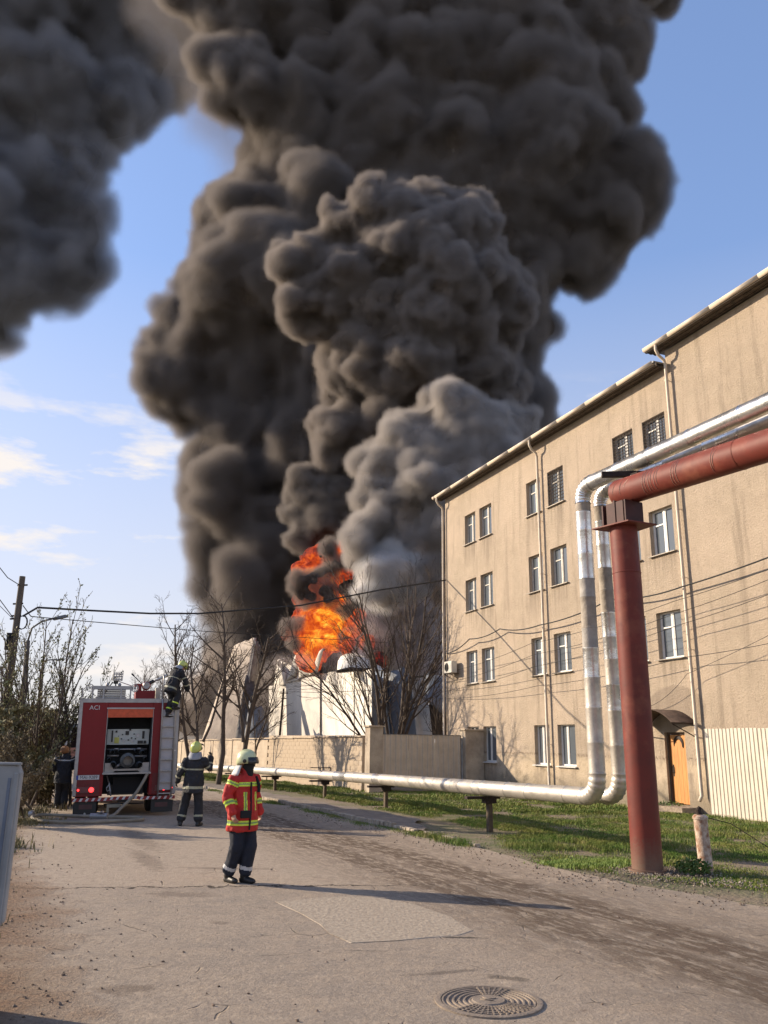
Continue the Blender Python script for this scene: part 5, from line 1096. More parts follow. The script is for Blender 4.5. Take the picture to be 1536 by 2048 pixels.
# ---- second fire engine far down the road, only its blue beacon and roof corner
FV = thing('distant_fire_engine', 'distant red emergency vehicle with a lit blue beacon down the road', 'fire engine', tuple(gnd(150, 1512)))
c = gnd(150, 1512); mb = MB(); a = at(143, 1500, c.y) - c; mb.bb(a.x, a.x + 2.2, 0, 5, .5, 1.9); mb.build('body', m_fr_, FV, bevel=.05)
p_ = at(134, 1496, c.y - .4) - c
mb = MB(); mb.bb(p_.x - .9, p_.x + 1.1, -.5, .6, .4, p_.z - .12); mb.build('bonnet', mat('dark_blue_vehicle', (.03, .035, .06), .5), FV, bevel=.1)
MB().lathe([(.26, -.1), (.28, .1), (.12, .25), (.0001, .26)], 14, tuple(p_)).build('beacon', mat('blue_beacon', (.05, .08, .9), .3, var=0, emit=(.1, .15, 1.0), es=5), FV, smooth=True)
for x in (-.7, .9): MB().lathe([(.0001, .1), (.4, .1), (.4, -.1), (.0001, -.1)], 18, (p_.x + x, -.1, .4), Matrix.Rotation(rad(90), 3, 'X')).build('wheel', m_rub, FV)
# ---- white van with its rear door swung open, at the left edge
m_van = mat('van_white_grimy', (.41, .39, .36), .6, var=.12, scale=2, col2=(.31, .295, .27), spec=.3)
dv = Vector((.943, -.333, 0)); dn = Vector((.30, .954, 0)).normalized()
p0 = at(29, 1530, 6.9); VZ0, VZ1 = at(12, 1862, 6.9).z, at(44, 1530, 6.9).z
VN = thing('van', 'grimy white van standing outside the picture with one rear door swung open', 'van', (at(44, 1530, 6.9).x, 6.9, 0), math.atan2(-.12, .99))
Wd = .85; Hh = VZ1 - VZ0
D_o = MB(); pr = [(-Wd, VZ0), (-.05, VZ0), (0, VZ0 + .06), (0, VZ1 - .06), (-.03, VZ1), (-Wd, VZ1)]
D_o.prism(pr, 0, .05, xf=lambda p: Vector((p.x, p.z, p.y))); D_o = D_o.build('rear_door', m_van, VN, bevel=.012)
mb = MB(); mb.bb(-.05, -.012, -.014, .0, VZ0 + .03, VZ1 - .06); mb.bb(-Wd, -.0, -.016, .01, VZ1 - .002, VZ1 + .02); mb.build('edge_flange', m_van, D_o, bevel=.006)
mb = MB(); mb.bb(-.10, -.075, -.006, .002, VZ0 + .05, VZ1 - .1); mb.build('seal', mat('seal_grey', (.22, .24, .28), .6), D_o)
def rrect(x0, x1, z0, z1, r, n=6):
    o = []
    for cx_, cz_, a0 in ((x1 - r, z1 - r, 0), (x0 + r, z1 - r, 90), (x0 + r, z0 + r, 180), (x1 - r, z0 + r, 270)):
        for k in range(n + 1): a_ = rad(a0 + 90 * k / n); o.append((cx_ + r * math.cos(a_), cz_ + r * math.sin(a_)))
    return o
mb = MB(); mb.prism(rrect(-.75, -.175, VZ0 + .72, VZ1 - .14, .1), -.008, .0, xf=lambda p: Vector((p.x, p.z, p.y))); mb.build('window_seal', m_blk2, D_o)
mb = MB(); mb.prism(rrect(-.73, -.195, VZ0 + .74, VZ1 - .16, .09), -.012, -.0085, xf=lambda p: Vector((p.x, p.z, p.y))); mb.build('window', m_glass, D_o)
# body of the van, outside the picture
mb = MB(); mb.bb(-3.2, -1.25, -6.2, .3, .35, 1.95); mb.build('body', m_van, VN, bevel=.12)
MB().bb(-1.25, -.80, .06, .12, VZ0 + .1, VZ0 + .16).build('door_stay', m_blk2, VN)
for y in (-.9, -5.0):
    for x in (-3.05, -1.35): MB().lathe([(.0001, .1), (.33, .1), (.33, -.1), (.0001, -.1)], 20, (x, y, .33), Matrix.Rotation(rad(90), 3, 'Y')).build('wheel', m_rub, VN)
# ================================================================== PEOPLE
m_jred = mat('red_turnout_cloth', (.52, .025, .018), .8, var=.2, scale=6, bump=.008, bscale=14)
m_jblk = mat('black_turnout_cloth', (.022, .022, .026), .85, var=.25, scale=6, bump=.008, bscale=14)
m_jnav = mat('navy_uniform_cloth', (.018, .022, .034), .85, var=.2, scale=6, bump=.006, bscale=14)
m_lime = mat('lime_tape', (.62, .78, .06), .5, var=.05)
m_silv = mat('silver_tape', (.22, .32, .10), .45, var=.05)
m_pale = mat('pale_reflective_tape', (.36, .35, .24), .6, var=.1)
m_grey = mat('grey_reflective_tape', (.50, .50, .50), .5, var=.1)
m_skin = mat('skin', (.45, .25, .17), .6, var=.08)
m_glove = mat('black_glove', (.03, .022, .02), .8, var=.2)
m_boot = mat('black_boot', (.018, .016, .015), .5, var=.2)
m_hlm = mat('luminous_helmet', (.58, .60, .34), .35, var=.05)
m_hly = mat('yellow_helmet', (.55, .60, .16), .4, var=.08)
m_vis = mat('dark_visor', (.02, .02, .022), .1, var=0)
m_hood = mat('black_hood', (.012, .012, .013), .9, var=0)
m_eye = mat('eye', (.03, .02, .02), .3, var=0)
def ell(mb, pts, rx, ry, side, n=18, flat0=False):
    """elliptic loft with rounded ends; side = direction of rx"""
    pts = [Vector(p) for p in pts]; side = Vector(side).normalized(); k = len(mb.v)
    P_, A, B_ = [], [], []
    d0 = (pts[1] - pts[0]).normalized(); d1 = (pts[-1] - pts[-2]).normalized()
    if flat0: P_.append(pts[0] - d0 * .02); A.append(rx[0] * .98); B_.append(ry[0] * .98)
    else:
        for t in (1.0, .85, .5): P_.append(pts[0] - d0 * t * min(rx[0], ry[0]) * .8); f = math.sqrt(max(0, 1 - t * t)) + .02; A.append(rx[0] * f); B_.append(ry[0] * f)
    for p, a, b in zip(pts, rx, ry): P_.append(p); A.append(a); B_.append(b)
    for t in (.5, .85, 1.0): P_.append(pts[-1] + d1 * t * min(rx[-1], ry[-1]) * .8); f = math.sqrt(max(0, 1 - t * t)) + .02; A.append(rx[-1] * f); B_.append(ry[-1] * f)
    for i, p in enumerate(P_):
        d = (P_[min(i + 1, len(P_) - 1)] - P_[max(i - 1, 0)]).normalized(); s = (side - d * side.dot(d)).normalized(); u = d.cross(s)
        for j in range(n): t = 6.28318 * j / n; mb.v.append(tuple(p + s * math.cos(t) * A[i] + u * math.sin(t) * B_[i]))
    m = len(P_)
    for i in range(m - 1):
        for j in range(n): q_ = (j + 1) % n; mb.face((k + i * n + j, k + i * n + q_, k + (i + 1) * n + q_, k + (i + 1) * n + j))
    mb.face([k + j for j in range(n)][::-1]); mb.face([k + (m - 1) * n + j for j in range(n)])
def limb(mb, pts, r, n=14): ell(mb, pts, r, r, frame(Vector(pts[-1]) - Vector(pts[0]))[0], n)
def skinned(name, mb, mats, parent, vox, fn=None, wr=0.0, seed=1):
    wr *= 1.8
    me = remeshed(mb.mesh(name), vox); co, no = mesh_np(me)
    if wr:
        d = wr * (1 - 2 * np.abs(vnoise(co * [9, 9, 5] + seed, 51))) + wr * .6 * vnoise(co * 23, 52); co = co + no * d[:, None]; me.vertices.foreach_set('co', co.ravel())
    for m in mats: me.materials.append(m)
    if fn:
        n = len(me.polygons); c = np.empty(n * 3, np.float32); me.polygons.foreach_get('center', c); c = c.reshape(-1, 3); me.polygons.foreach_set('material_index', fn(c).astype(np.int32))
    me.polygons.foreach_set('use_smooth', [True] * len(me.polygons)); me.update()
    o = bpy.data.objects.new(name, me); COL.objects.link(o); o.parent = parent; return o
def segdist(c, a, b):
    a, b = np.array(a), np.array(b); d = b - a; t = np.clip(((c - a) @ d) / (d @ d), 0, 1); return np.linalg.norm(c - (a + t[:, None] * d), axis=1), t
def lerp(a, b, t): return Vector(a).lerp(Vector(b), t)
def hand(mb, wrist, elbow, palm_n, curl=.5, side=1):
    w_ = Vector(wrist); d = (w_ - Vector(elbow)).normalized(); pn = Vector(palm_n); pn = (pn - d * pn.dot(d)).normalized(); s = d.cross(pn) * side
    ell(mb, [w_ - d * .01, w_ + d * .04, w_ + d * .085], [.026, .040, .040], [.020, .016, .014], s, 12)
    for k, (o, L) in enumerate(((-.030, .060), (-.010, .070), (.010, .066), (.030, .052))):
        b = w_ + d * .085 + s * o; m1 = b + (d * math.cos(curl * .6) + pn * math.sin(curl * .6)) * L * .5; m2 = m1 + (d * math.cos(curl * 1.6) + pn * math.sin(curl * 1.6)) * L * .5; limb(mb, [b - d * .02, b, m1, m2], [.009, .0095, .009, .007], 8)
    b = w_ + d * .03 - s * .034; t1 = b + (d * .7 - s * .6 + pn * .3).normalized() * .04; t2 = t1 + (d * .9 + pn * .5).normalized() * .03; limb(mb, [b + s * .015, b, t1, t2], [.012, .012, .010, .008], 8)
def person(label, loc, yaw, S, J, style, vox=.011, cat='person', group=None, tilt=None):
    """J: joints in metres, x right of the body, y forward, z up"""
    T = thing('person', label, cat, tuple(loc), group=group, rot=tilt or (0, 0, yaw)); T.scale = (S, S, S)
    pel, ch, nk, hd = (Vector(J[k]) for k in ('pelvis', 'chest', 'neck', 'head')); side = Vector(J.get('side', (1, 0, 0))); fwd = Vector(J.get('hdir', (0, 1, 0))).normalized(); hu = Vector(J.get('hup', (0, 0, 1))).normalized(); hs_ = fwd.cross(hu).normalized(); hu = hs_.cross(fwd).normalized()
    b = MB()
    ell(b, [pel, lerp(pel, ch, .5), ch, lerp(ch, nk, .75)], [.155, .145, .175, .11], [.11, .10, .12, .07], side); limb(b, [nk - (nk - ch) * .2, nk, hd - hu * .06], [.06, .055, .055])
    ell(b, [hd - hu * .07 + fwd * .015, hd, hd + hu * .06], [.062, .076, .068], [.08, .095, .085], hs_, 18)
    limb(b, [hd + fwd * .088 + hu * .005, hd + fwd * .112 - hu * .022], [.010, .014], 8); ell(b, [hd + fwd * .05 - hu * .085, hd + fwd * .075 - hu * .088], [.03, .022], [.02, .016], hs_, 10)
    for s in (-1, 1): ell(b, [hd + hs_ * s * .078 - hu * .012, hd + hs_ * s * .080 + hu * .02], [.012, .014], [.02, .022], hs_, 8)
    for k in 'lr': limb(b, [J['sh' + k], J['el' + k], J['wr' + k]], [.05, .042, .028]); limb(b, [J['hip' + k], J['kn' + k], J['an' + k]], [.085, .058, .042])
    for k, s in (('l', -1), ('r', 1)): hand(b, J['wr' + k], J['el' + k], J.get('palm' + k, (-s, 0, 0)), J.get('curl' + k, .5), s)
    for k in 'lr': a = Vector(J['an' + k]); t = Vector(J['to' + k]); limb(b, [a - Vector((0, 0, .03)), lerp(a, t, .45) - Vector((0, 0, .02))], [.036, .028])
    wl, wr_ = Vector(J['wrl']), Vector(J['wrr'])
    def bf(c):
        d1 = np.linalg.norm(c - np.array(wl), axis=1); d2 = np.linalg.norm(c - np.array(wr_), axis=1); return np.where(np.minimum(d1, d2) < .22, 1, 0)
    skinned('body', b, [m_skin, style.get('hand', m_glove)], T, vox * .8, bf)
    e = MB()
    for s in (-1, 1): e.lathe([(.0001, -.011), (.009, -.006), (.011, 0), (.009, .006), (.0001, .011)], 8, tuple(hd + fwd * .083 + hs_ * s * .03 + hu * .012))
    e.build('eye', m_eye, T); e = MB(); ell(e, [hd + fwd * .088 - hu * .048 - hs_ * .02, hd + fwd * .088 - hu * .048 + hs_ * .02], [.006, .006], [.005, .005], fwd, 8); e.build('mouth', mat('lips', (.3, .12, .10), .5), T)
    # trousers
    t_ = MB(); ell(t_, [pel + Vector((0, 0, -.02)), lerp(pel, ch, .2)], [.16, .16], [.125, .12], side)
    for k in 'lr': limb(t_, [J['hip' + k], lerp(J['hip' + k], J['kn' + k], .6), J['kn' + k], lerp(J['kn' + k], J['an' + k], .55), lerp(J['kn' + k], J['an' + k], .86)], [.112, .105, .096, .092, .095])
    ts = style.get('cuff', (.68, .80))
    def tf(c):
        r = np.zeros(len(c), int)
        for k in 'lr': d, t = segdist(c, J['kn' + k], J['an' + k]); r[(d < .13) & (t > ts[0]) & (t < ts[1])] = 1
        return r
    skinned('trousers', t_, [style['trousers'], style['cuffm']], T, vox, tf, .006, 3)
    # boots
    for k in 'lr':
        bo = MB(); a = Vector(J['an' + k]); t = Vector(J['to' + k]); limb(bo, [lerp(J['kn' + k], J['an' + k], .70), a - Vector((0, 0, .02))], [.066, .060]); f = (t - a); f.z = 0; f.normalize(); s_ = f.cross(Vector((0, 0, 1)))
        z = min(a.z - .06, t.z); p0_ = Vector((a.x, a.y, z)) - f * .045; ell(bo, [p0_, p0_ + f * .12, p0_ + f * .21, p0_ + f * .235], [.043, .046, .050, .038], [.045, .052, .038, .028], s_, 12)
        skinned('boot', bo, [m_boot], T, vox, None)
    # jacket
    j = MB(); hem = Vector(J.get('hem', pel - Vector((0, 0, .24)))); ax = (ch - pel).normalized()
    ell(j, [hem, pel, lerp(pel, ch, .45), ch, lerp(ch, nk, .55), lerp(ch, nk, .95)], [.228, .222, .20, .205, .165, .08], [.190, .178, .155, .150, .118, .078], side, 22, True)
    for k in 'lr': limb(j, [lerp(J['sh' + k], ch, .12), J['sh' + k], lerp(J['sh' + k], J['el' + k], .5), J['el' + k], lerp(J['el' + k], J['wr' + k], .96)], [.085, .088, .080, .074, .068])
    if style.get('collar', 1): limb(j, [lerp(ch, nk, .7), nk + (nk - ch).normalized() * .01], [.095, .078])
    jd = J.get('face', (0, 1, 0)); bands = style['bands']
    def jf(c):
        da, ta, kk = [], [], []
        for k in 'lr':
            d1, t1 = segdist(c, J['sh' + k], J['el' + k]); d2, t2 = segdist(c, J['el' + k], J['wr' + k]); da += [d1, d2]; ta += [t1, t2]
        dt, tt = segdist(c, hem, nk); dt = dt - .10; D = np.stack(da + [dt]); w_ = D.argmin(0); r = np.zeros(len(c), int)
        L = (nk - hem).length; hz = tt * L; tors = w_ == 4
        def put(mask, u, c0, hw):
            in_ = mask & (np.abs(u - c0) < hw); r[in_] = 1; r[in_ & (np.abs(u - c0) < hw * .38)] = 2
        for c0, hw in bands: put(tors, hz, c0 * L, hw)
        for i, (c0, hw) in ((0, style['arm'][0]), (1, style['arm'][1]), (2, style['arm'][0]), (3, style['arm'][1])):
            ln = (Vector(J[('sh', 'el')[i % 2] + 'lr'[i // 2]]) - Vector(J[('el', 'wr')[i % 2] + 'lr'[i // 2]])).length; put(w_ == i, ta[i] * ln, c0 * ln, hw)
        if style.get('vert'):
            for xv in style['vert']: m_ = tors & (np.abs(c[:, 0] - xv) < .021) & (c[:, 1] > .03) & (hz > L * .33) & (hz < L * .66); r[m_] = 1; r[m_ & (np.abs(c[:, 0] - xv) < .008)] = 2
        return r
    skinned('jacket', j, [style['jacket'], style['tape'], style.get('tape2', style['tape'])], T, vox, jf, .009, 7)
    # helmet: shell, rim, visor, neck curtain
    if style.get('helmet'):
        R = Matrix((hs_, fwd, hu)).transposed(); c0 = hd + hu * .025
        h_ = MB(); pr = [(.134, -.055), (.137, -.02), (.133, .03), (.117, .075), (.086, .108), (.047, .126), (.0001, .131)]
        k0 = len(h_.v); h_.lathe(pr, 28)
        h_.v = [tuple(c0 + R @ Vector((x * .94, y * 1.12 - .012 + (.02 if (z < -.03 and y < 0) else 0), z - (.045 * max(0, -y / .15) ** 2 if z < .0 else 0)))) for x, y, z in h_.v]
        H_ = h_.build('helmet', style['helmet'], T, smooth=True); so = H_.modifiers.new('s', 'SOLIDIFY'); so.thickness = .008
        cr_ = MB(); cr_.tube([c0 + R @ Vector((0, .139 * math.sin(a_) * 1.05 - .012, .131 * math.cos(a_) + .004)) for a_ in [-1.2 + .2 * i for i in range(12)]], .014, 6); cr_.build('crest', style['helmet'], H_, smooth=True)
        v_ = MB(); rows = [(.03, .142), (-.01, .155), (-.04, .160), (-.06, .155)] if not style.get('visor_up') else [(.055, .145), (.045, .17), (.02, .19), (-.0, .20)]
        vs = []; nn = 14
        for z, r in rows:
            for i in range(nn + 1): a_ = rad(25 + 130 * i / nn); vs.append(c0 + R @ Vector((r * .95 * math.cos(a_), r * 1.12 * math.sin(a_) - .012, z)))
        v_.add(vs, [(q_ * (nn + 1) + i, q_ * (nn + 1) + i + 1, (q_ + 1) * (nn + 1) + i + 1, (q_ + 1) * (nn + 1) + i) for q_ in range(3) for i in range(nn)]); vo_ = v_.build('visor', m_vis, H_, smooth=True); so = vo_.modifiers.new('s', 'SOLIDIFY'); so.thickness = .004
        for s in (-1, 1): MB().lathe([(.0001, .012), (.026, .010), (.03, 0)], 12, tuple(c0 + R @ Vector((s * .128, .005, -.02))), R @ Matrix.Rotation(rad(90 * s), 3, 'Y')).build('pivot', m_vis, H_)
        if style.get('curtain'):
            cu = MB(); vs = []
            for q_ in range(5):
                for i in range(13): a_ = rad(190 + 160 * i / 12); rr = .135 + .012 * q_; vs.append(c0 + R @ Vector((rr * math.cos(a_) * .95, rr * math.sin(a_) * 1.1 - .012 - .006 * q_, -.06 - .034 * q_ - .02)))
            cu.add(vs, [(q_ * 13 + i, q_ * 13 + i + 1, (q_ + 1) * 13 + i + 1, (q_ + 1) * 13 + i) for q_ in range(4) for i in range(12)]); co_ = cu.build('neck_curtain', style['curtain'], H_, smooth=True); so = co_.modifiers.new('s', 'SOLIDIFY'); so.thickness = .006
    if style.get('hood'):
        h_ = MB(); limb(h_, [nk - (nk - ch).normalized() * .03 + fwd * .03, nk + fwd * .035 + hu * .02, hd - hu * .05 + fwd * .02], [.085, .082, .085]); h_ = skinned('hood', h_, [m_hood], T, vox, None)
    return T
base = dict(pelvis=(0, 0, .96), chest=(0, 0, 1.32), neck=(0, .01, 1.49), head=(0, .035, 1.645), shl=(-.195, 0, 1.43), shr=(.195, 0, 1.43), hipl=(-.095, 0, .92), hipr=(.095, 0, .92))
# firefighter in the red jacket, walking to the right and looking over there
J1 = dict(base, ell=(-.30, -.04, 1.16), wrl=(-.31, .05, .93), elr=(.30, -.05, 1.16), wrr=(.30, .09, .95), knl=(-.12, .08, .50), anl=(-.13, -.04, .10), tol=(-.14, .13, .035), knr=(.10, .04, .50), anr=(.11, -.08, .10), tor=(.13, .1, .035),
          hdir=(-.45, .89, .04), palml=(1, 0, 0), palmr=(-1, 0, 0), curll=.8, curlr=.8)
J1.update(anl=(-.07, .02, .10), tol=(-.08, .21, .035), knl=(-.09, .09, .50), anr=(.06, -.17, .11), tor=(.08, .01, .035), knr=(.08, .0, .49), ell=(-.27, -.05, 1.17), elr=(.27, -.04, 1.17), wrl=(-.29, .02, .93), wrr=(.28, .10, .94), shl=(-.185, 0, 1.41), shr=(.185, 0, 1.41))
red = dict(jacket=m_jred, tape=m_lime, tape2=m_silv, bands=((.12, .034), (.80, .026)), arm=((.30, .028), (.42, .036)), vert=(-.10, .10), trousers=mat('navy_trousers', (.012, .016, .03), .85, var=.2, scale=6), cuffm=m_grey, helmet=m_hlm, visor_up=False, curtain=mat('white_curtain', (.62, .6, .56), .7), hood=1, hand=m_skin)
p1 = gnd(478, 1766)
yaw1 = math.atan2(-.62, .78) - rad(90)
FF_ = person('firefighter in red jacket with lime bands, black hood and pale helmet, walking across the road', p1, yaw1, 1.0, J1, red, group=None)
pk = MB(); pk.box((.12, .185, .93), (.15, .05, .10), Matrix.Rotation(rad(-18), 3, 'Z')); pk.build('pocket', m_hood, FF_, bevel=.01)
st_ = MB(); st_.tube([(.02, .165, 1.36), (.015, .172, 1.15), (.02, .19, .95), (.05, .205, .72)], .012, 6); st_.build('front_closure', m_hood, FF_)
st_ = MB(); st_.tube([(-.15, .08, 1.43), (-.14, .155, 1.32), (-.13, .17, 1.22)], [.02, .024, .022], 8); st_.build('strap', m_hood, FF_)
# firefighter in black standing with his back to us
J2 = dict(base, shl=(-.18, 0, 1.40), shr=(.18, 0, 1.41), ell=(-.29, -.06, 1.15), wrl=(-.38, .02, .94), elr=(.31, .10, 1.20), wrr=(.30, .17, 1.45), knl=(-.17, .03, .50), anl=(-.23, -.02, .10), tol=(-.29, .14, .035), knr=(.14, .03, .50), anr=(.17, -.02, .10), tor=(.20, .16, .035), palml=(1, .3, 0), palmr=(-.5, -1, .3), curll=.9, curlr=1.0, hdir=(.1, .95, .25))
blk = dict(jacket=m_jblk, tape=m_pale, bands=((.12, .030), (.62, .016)), arm=((.72, .018), (.5, .018)), trousers=m_jblk, cuffm=m_pale, helmet=m_hly, visor_up=True, curtain=mat('grey_curtain_cloth', (.30, .31, .34), .7), hand=m_glove, cuff=(.66, .76))
person('firefighter in black suit and yellow helmet seen from behind, one hand raised', gnd(381, 1652), rad(-3), 1.05, J2, blk)
# person in dark blue walking away
J3 = dict(base, neck=(0, .06, 1.47), head=(-.05, .13, 1.58), ell=(-.30, .02, 1.17), wrl=(-.24, .16, 1.04), elr=(.28, .05, 1.18), wrr=(.16, .24, 1.10), knl=(-.09, .10, .51), anl=(-.09, .10, .10), tol=(-.09, .28, .035), knr=(.09, .12, .52), anr=(.10, -.02, .13), tor=(.11, .14, .035), palml=(1, 0, 0), palmr=(-1, 0, 0), chest=(0, .03, 1.31))
nav = dict(jacket=m_jnav, tape=m_grey, bands=((.80, .018),), arm=((.2, .014), (-2, .01)), trousers=m_jnav, cuffm=m_jnav, helmet=mat('brown_helmet', (.30, .13, .05), .6, var=.2), visor_up=False, hand=m_skin)
J3 = dict(J3, shl=(-.195, .03, 1.41), shr=(.195, .03, 1.41))
person('person in plain dark blue uniform walking away between the shrubs and the fire engine', gnd(119, 1618), rad(12), .99, J3, nav)
# firefighter on the back ladder of the engine, bent over the roof
fe = FE.matrix_basis if False else Matrix.Translation(TP) @ Matrix.Rotation(TRZ, 4, 'Z')
pl_ = fe @ Vector((.94, -.20, 2.52))
J4 = dict(pelvis=(0, .02, .90), chest=(.0, .12, 1.22), neck=(.0, .22, 1.36), head=(.0, .34, 1.45), shl=(-.185, .15, 1.31), shr=(.185, .17, 1.29), side=(1, 0, 0), hdir=(0, .82, -.5), hup=(0, .5, .82), ell=(-.24, .27, 1.04), wrl=(-.20, .38, .82), elr=(.24, .30, 1.02), wrr=(.20, .42, .80), palml=(1, 0, 0), palmr=(-1, 0, 0), curll=1.1, curlr=1.1,
          hipl=(-.095, 0, .86), hipr=(.095, 0, .86), knl=(-.12, .14, .48), anl=(-.10, .02, .12), tol=(-.10, .20, .03), knr=(.12, .18, .60), anr=(.10, .08, .30), tor=(.10, .26, .24), hem=(0, -.03, .70))
person('firefighter in black suit and yellow helmet stooping at the top of the engine ladder', pl_ - Vector((0, 0, .0)), TRZ + rad(-62), .93, J4, dict(blk, cuffm=m_lime, bands=((.12, .025), (.55, .012))))
# far person: only the yellow helmet and shoulders show
J5 = dict(J3)
person('tiny far off firefighter with bright yellow helmet beyond the person in dark blue', gnd(126, 1545), rad(200), 1.0, J5, dict(nav, helmet=m_hly), vox=.03)
# ================================================================== SMOKE AND FLAMES
def _ico(sub):
    bm = bmesh.new(); bmesh.ops.create_icosphere(bm, subdivisions=sub, radius=1)
    v = np.array([x.co[:] for x in bm.verts]); f = np.array([[a.index for a in q_.verts] for q_ in bm.faces]); bm.free(); return v, f
IV, IF = _ico(2)
def puffs(L):
    o = []
    for x, y, r, Y in L: p = at(x, y, Y); o.append((np.array(p), r / FOC * (p - EYE).dot(_F)))
    return o
def family(sp, n1, n2, k1, k2, seed, bias=None):
    g = np.random.default_rng(seed); out = list(sp); lv = sp
    for n, k in ((n1, k1), (n2, k2)):
        nx = []
        for c, r in lv:
            for _ in range(n):
                d = g.normal(size=3); d[1] -= .35; d /= np.linalg.norm(d); rr = r * g.uniform(*k); nx.append((c + d * (r * g.uniform(.78, .98)), rr))
        out += nx; lv = nx
    return out
def sphere_mesh(name, sp):
    n = len(sp); cs = np.array([s[0] for s in sp]); rs = np.array([s[1] for s in sp])
    v = (IV[None] * rs[:, None, None] + cs[:, None]).reshape(-1, 3); fa = (IF[None] + (np.arange(n) * len(IV))[:, None, None]).reshape(-1, 3)
    me = bpy.data.meshes.new(name); me.vertices.add(len(v)); me.vertices.foreach_set('co', v.ravel()); me.loops.add(fa.size); me.loops.foreach_set('vertex_index', fa.ravel().astype(np.int32)); me.polygons.add(len(fa)); me.polygons.foreach_set('loop_start', np.arange(0, fa.size, 3, dtype=np.int32)); me.update(calc_edges=True); return me
def billow(me, disp, bias=0.0):
    co, no = mesh_np(me); s0, a0 = disp[0]
    wv = lambda p, k: np.stack([vnoise(p + 11.3 * j, 80 + k + j) for j in range(3)], 1)
    co = co + a0 * 1.3 * wv(co / (s0 * 1.1), 0) + a0 * .55 * wv(co / (s0 * .42), 3)
    me.vertices.foreach_set('co', co.astype(np.float32).ravel()); me.update(); co, no = mesh_np(me); d = np.full(len(co), bias)
    for k, (s, a) in enumerate(disp): d += a * (1 - 2 * np.abs(vnoise(co / s + k * 7.3, 60 + k)))
    co = co + no * d[:, None]; me.vertices.foreach_set('co', co.astype(np.float32).ravel()); me.update()
def smoke(name, label, sp, n1, n2, k1, k2, seed, vox, disp, band, dens, col, volvox, cs=.86, corecol=(.03, .027, .025), aniso=0.0):
    """one smoke body: a soft volume hull round an opaque heart"""
    fam = family(sp, n1, n2, k1, k2, seed); me = remeshed(sphere_mesh(name, fam), vox); billow(me, disp)
    kids = [(c, r - cs) for c, r in fam if r - cs > vox] if cs else [(sp[0][0], .05)]
    mc_ = remeshed(sphere_mesh(name, kids), vox); billow(mc_, [(a_, b_ * (.9 if k_ == 0 else .55)) for k_, (a_, b_) in enumerate(disp)], -.45 * disp[0][1])
    nv, nf = len(me.vertices), len(me.polygons); v1, _ = mesh_np(me); v2, _ = mesh_np(mc_)
    def polys(m): return [tuple(p.vertices) for p in m.polygons]
    def quads(m):
        ln = len(m.loops); li = np.empty(ln, np.int32); m.loops.foreach_get('vertex_index', li); ls = np.empty(len(m.polygons), np.int32); m.polygons.foreach_get('loop_start', ls); return li, ls
    l1, s1 = quads(me); l2, s2 = quads(mc_)
    j = bpy.data.meshes.new(name); j.vertices.add(len(v1) + len(v2)); j.vertices.foreach_set('co', np.concatenate([v1, v2]).astype(np.float32).ravel())
    j.loops.add(len(l1) + len(l2)); j.loops.foreach_set('vertex_index', np.concatenate([l1, l2 + nv]).astype(np.int32)); j.polygons.add(len(s1) + len(s2)); j.polygons.foreach_set('loop_start', np.concatenate([s1, s2 + len(l1)]).astype(np.int32)); j.update(calc_edges=True)
    at_ = j.attributes.new('heart', 'BOOLEAN', 'FACE'); at_.data.foreach_set('value', np.concatenate([np.zeros(len(s1), bool), np.ones(len(s2), bool)]))
    j.polygons.foreach_set('use_smooth', [True] * len(j.polygons))
    o = bpy.data.objects.new(name, j); COL.objects.link(o); tag(o, label, 'smoke', kind='stuff')
    mv = bpy.data.materials.new(name + '_volume'); mv.use_nodes = True; t = mv.node_tree; t.nodes.clear(); out = t.nodes.new('ShaderNodeOutputMaterial'); pv = t.nodes.new('ShaderNodeVolumePrincipled')
    pv.inputs['Color'].default_value = (*col, 1); pv.inputs['Density'].default_value = dens; pv.inputs['Anisotropy'].default_value = aniso; t.links.new(pv.outputs[0], out.inputs['Volume'])
    mc = mat(name + '_core', corecol, 1, var=.12, scale=.15, spec=0, bump=.25, bscale=1.6)
    ng = bpy.data.node_groups.new(name, 'GeometryNodeTree'); ng.interface.new_socket('Geometry', in_out='INPUT', socket_type='NodeSocketGeometry'); ng.interface.new_socket('Geometry', in_out='OUTPUT', socket_type='NodeSocketGeometry')
    N = ng.nodes.new; lk = ng.links.new; a = N('NodeGroupInput'); b = N('NodeGroupOutput'); na = N('GeometryNodeInputNamedAttribute'); na.data_type = 'BOOLEAN'; na.inputs['Name'].default_value = 'heart'
    se = N('GeometryNodeSeparateGeometry'); se.domain = 'FACE'; lk(a.outputs[0], se.inputs['Geometry']); lk(na.outputs['Attribute'], se.inputs['Selection'])
    m2v = N('GeometryNodeMeshToVolume'); m2v.resolution_mode = 'VOXEL_SIZE'; m2v.inputs['Voxel Size'].default_value = volvox; m2v.inputs['Interior Band Width'].default_value = band
    sm = N('GeometryNodeSetMaterial'); sm.inputs['Material'].default_value = mv; lk(se.outputs[1], m2v.inputs['Mesh']); lk(m2v.outputs[0], sm.inputs[0])
    sm2 = N('GeometryNodeSetMaterial'); sm2.inputs['Material'].default_value = mc; lk(se.outputs[0], sm2.inputs[0])
    jn = N('GeometryNodeJoinGeometry'); lk(sm2.outputs[0], jn.inputs[0]); lk(sm.outputs[0], jn.inputs[0]); lk(jn.outputs[0], b.inputs[0])
    gm = o.modifiers.new('volume', 'NODES'); gm.node_group = ng; j.materials.append(mc); j.materials.append(mv); return o
BR_ = (.77, .64, .54)
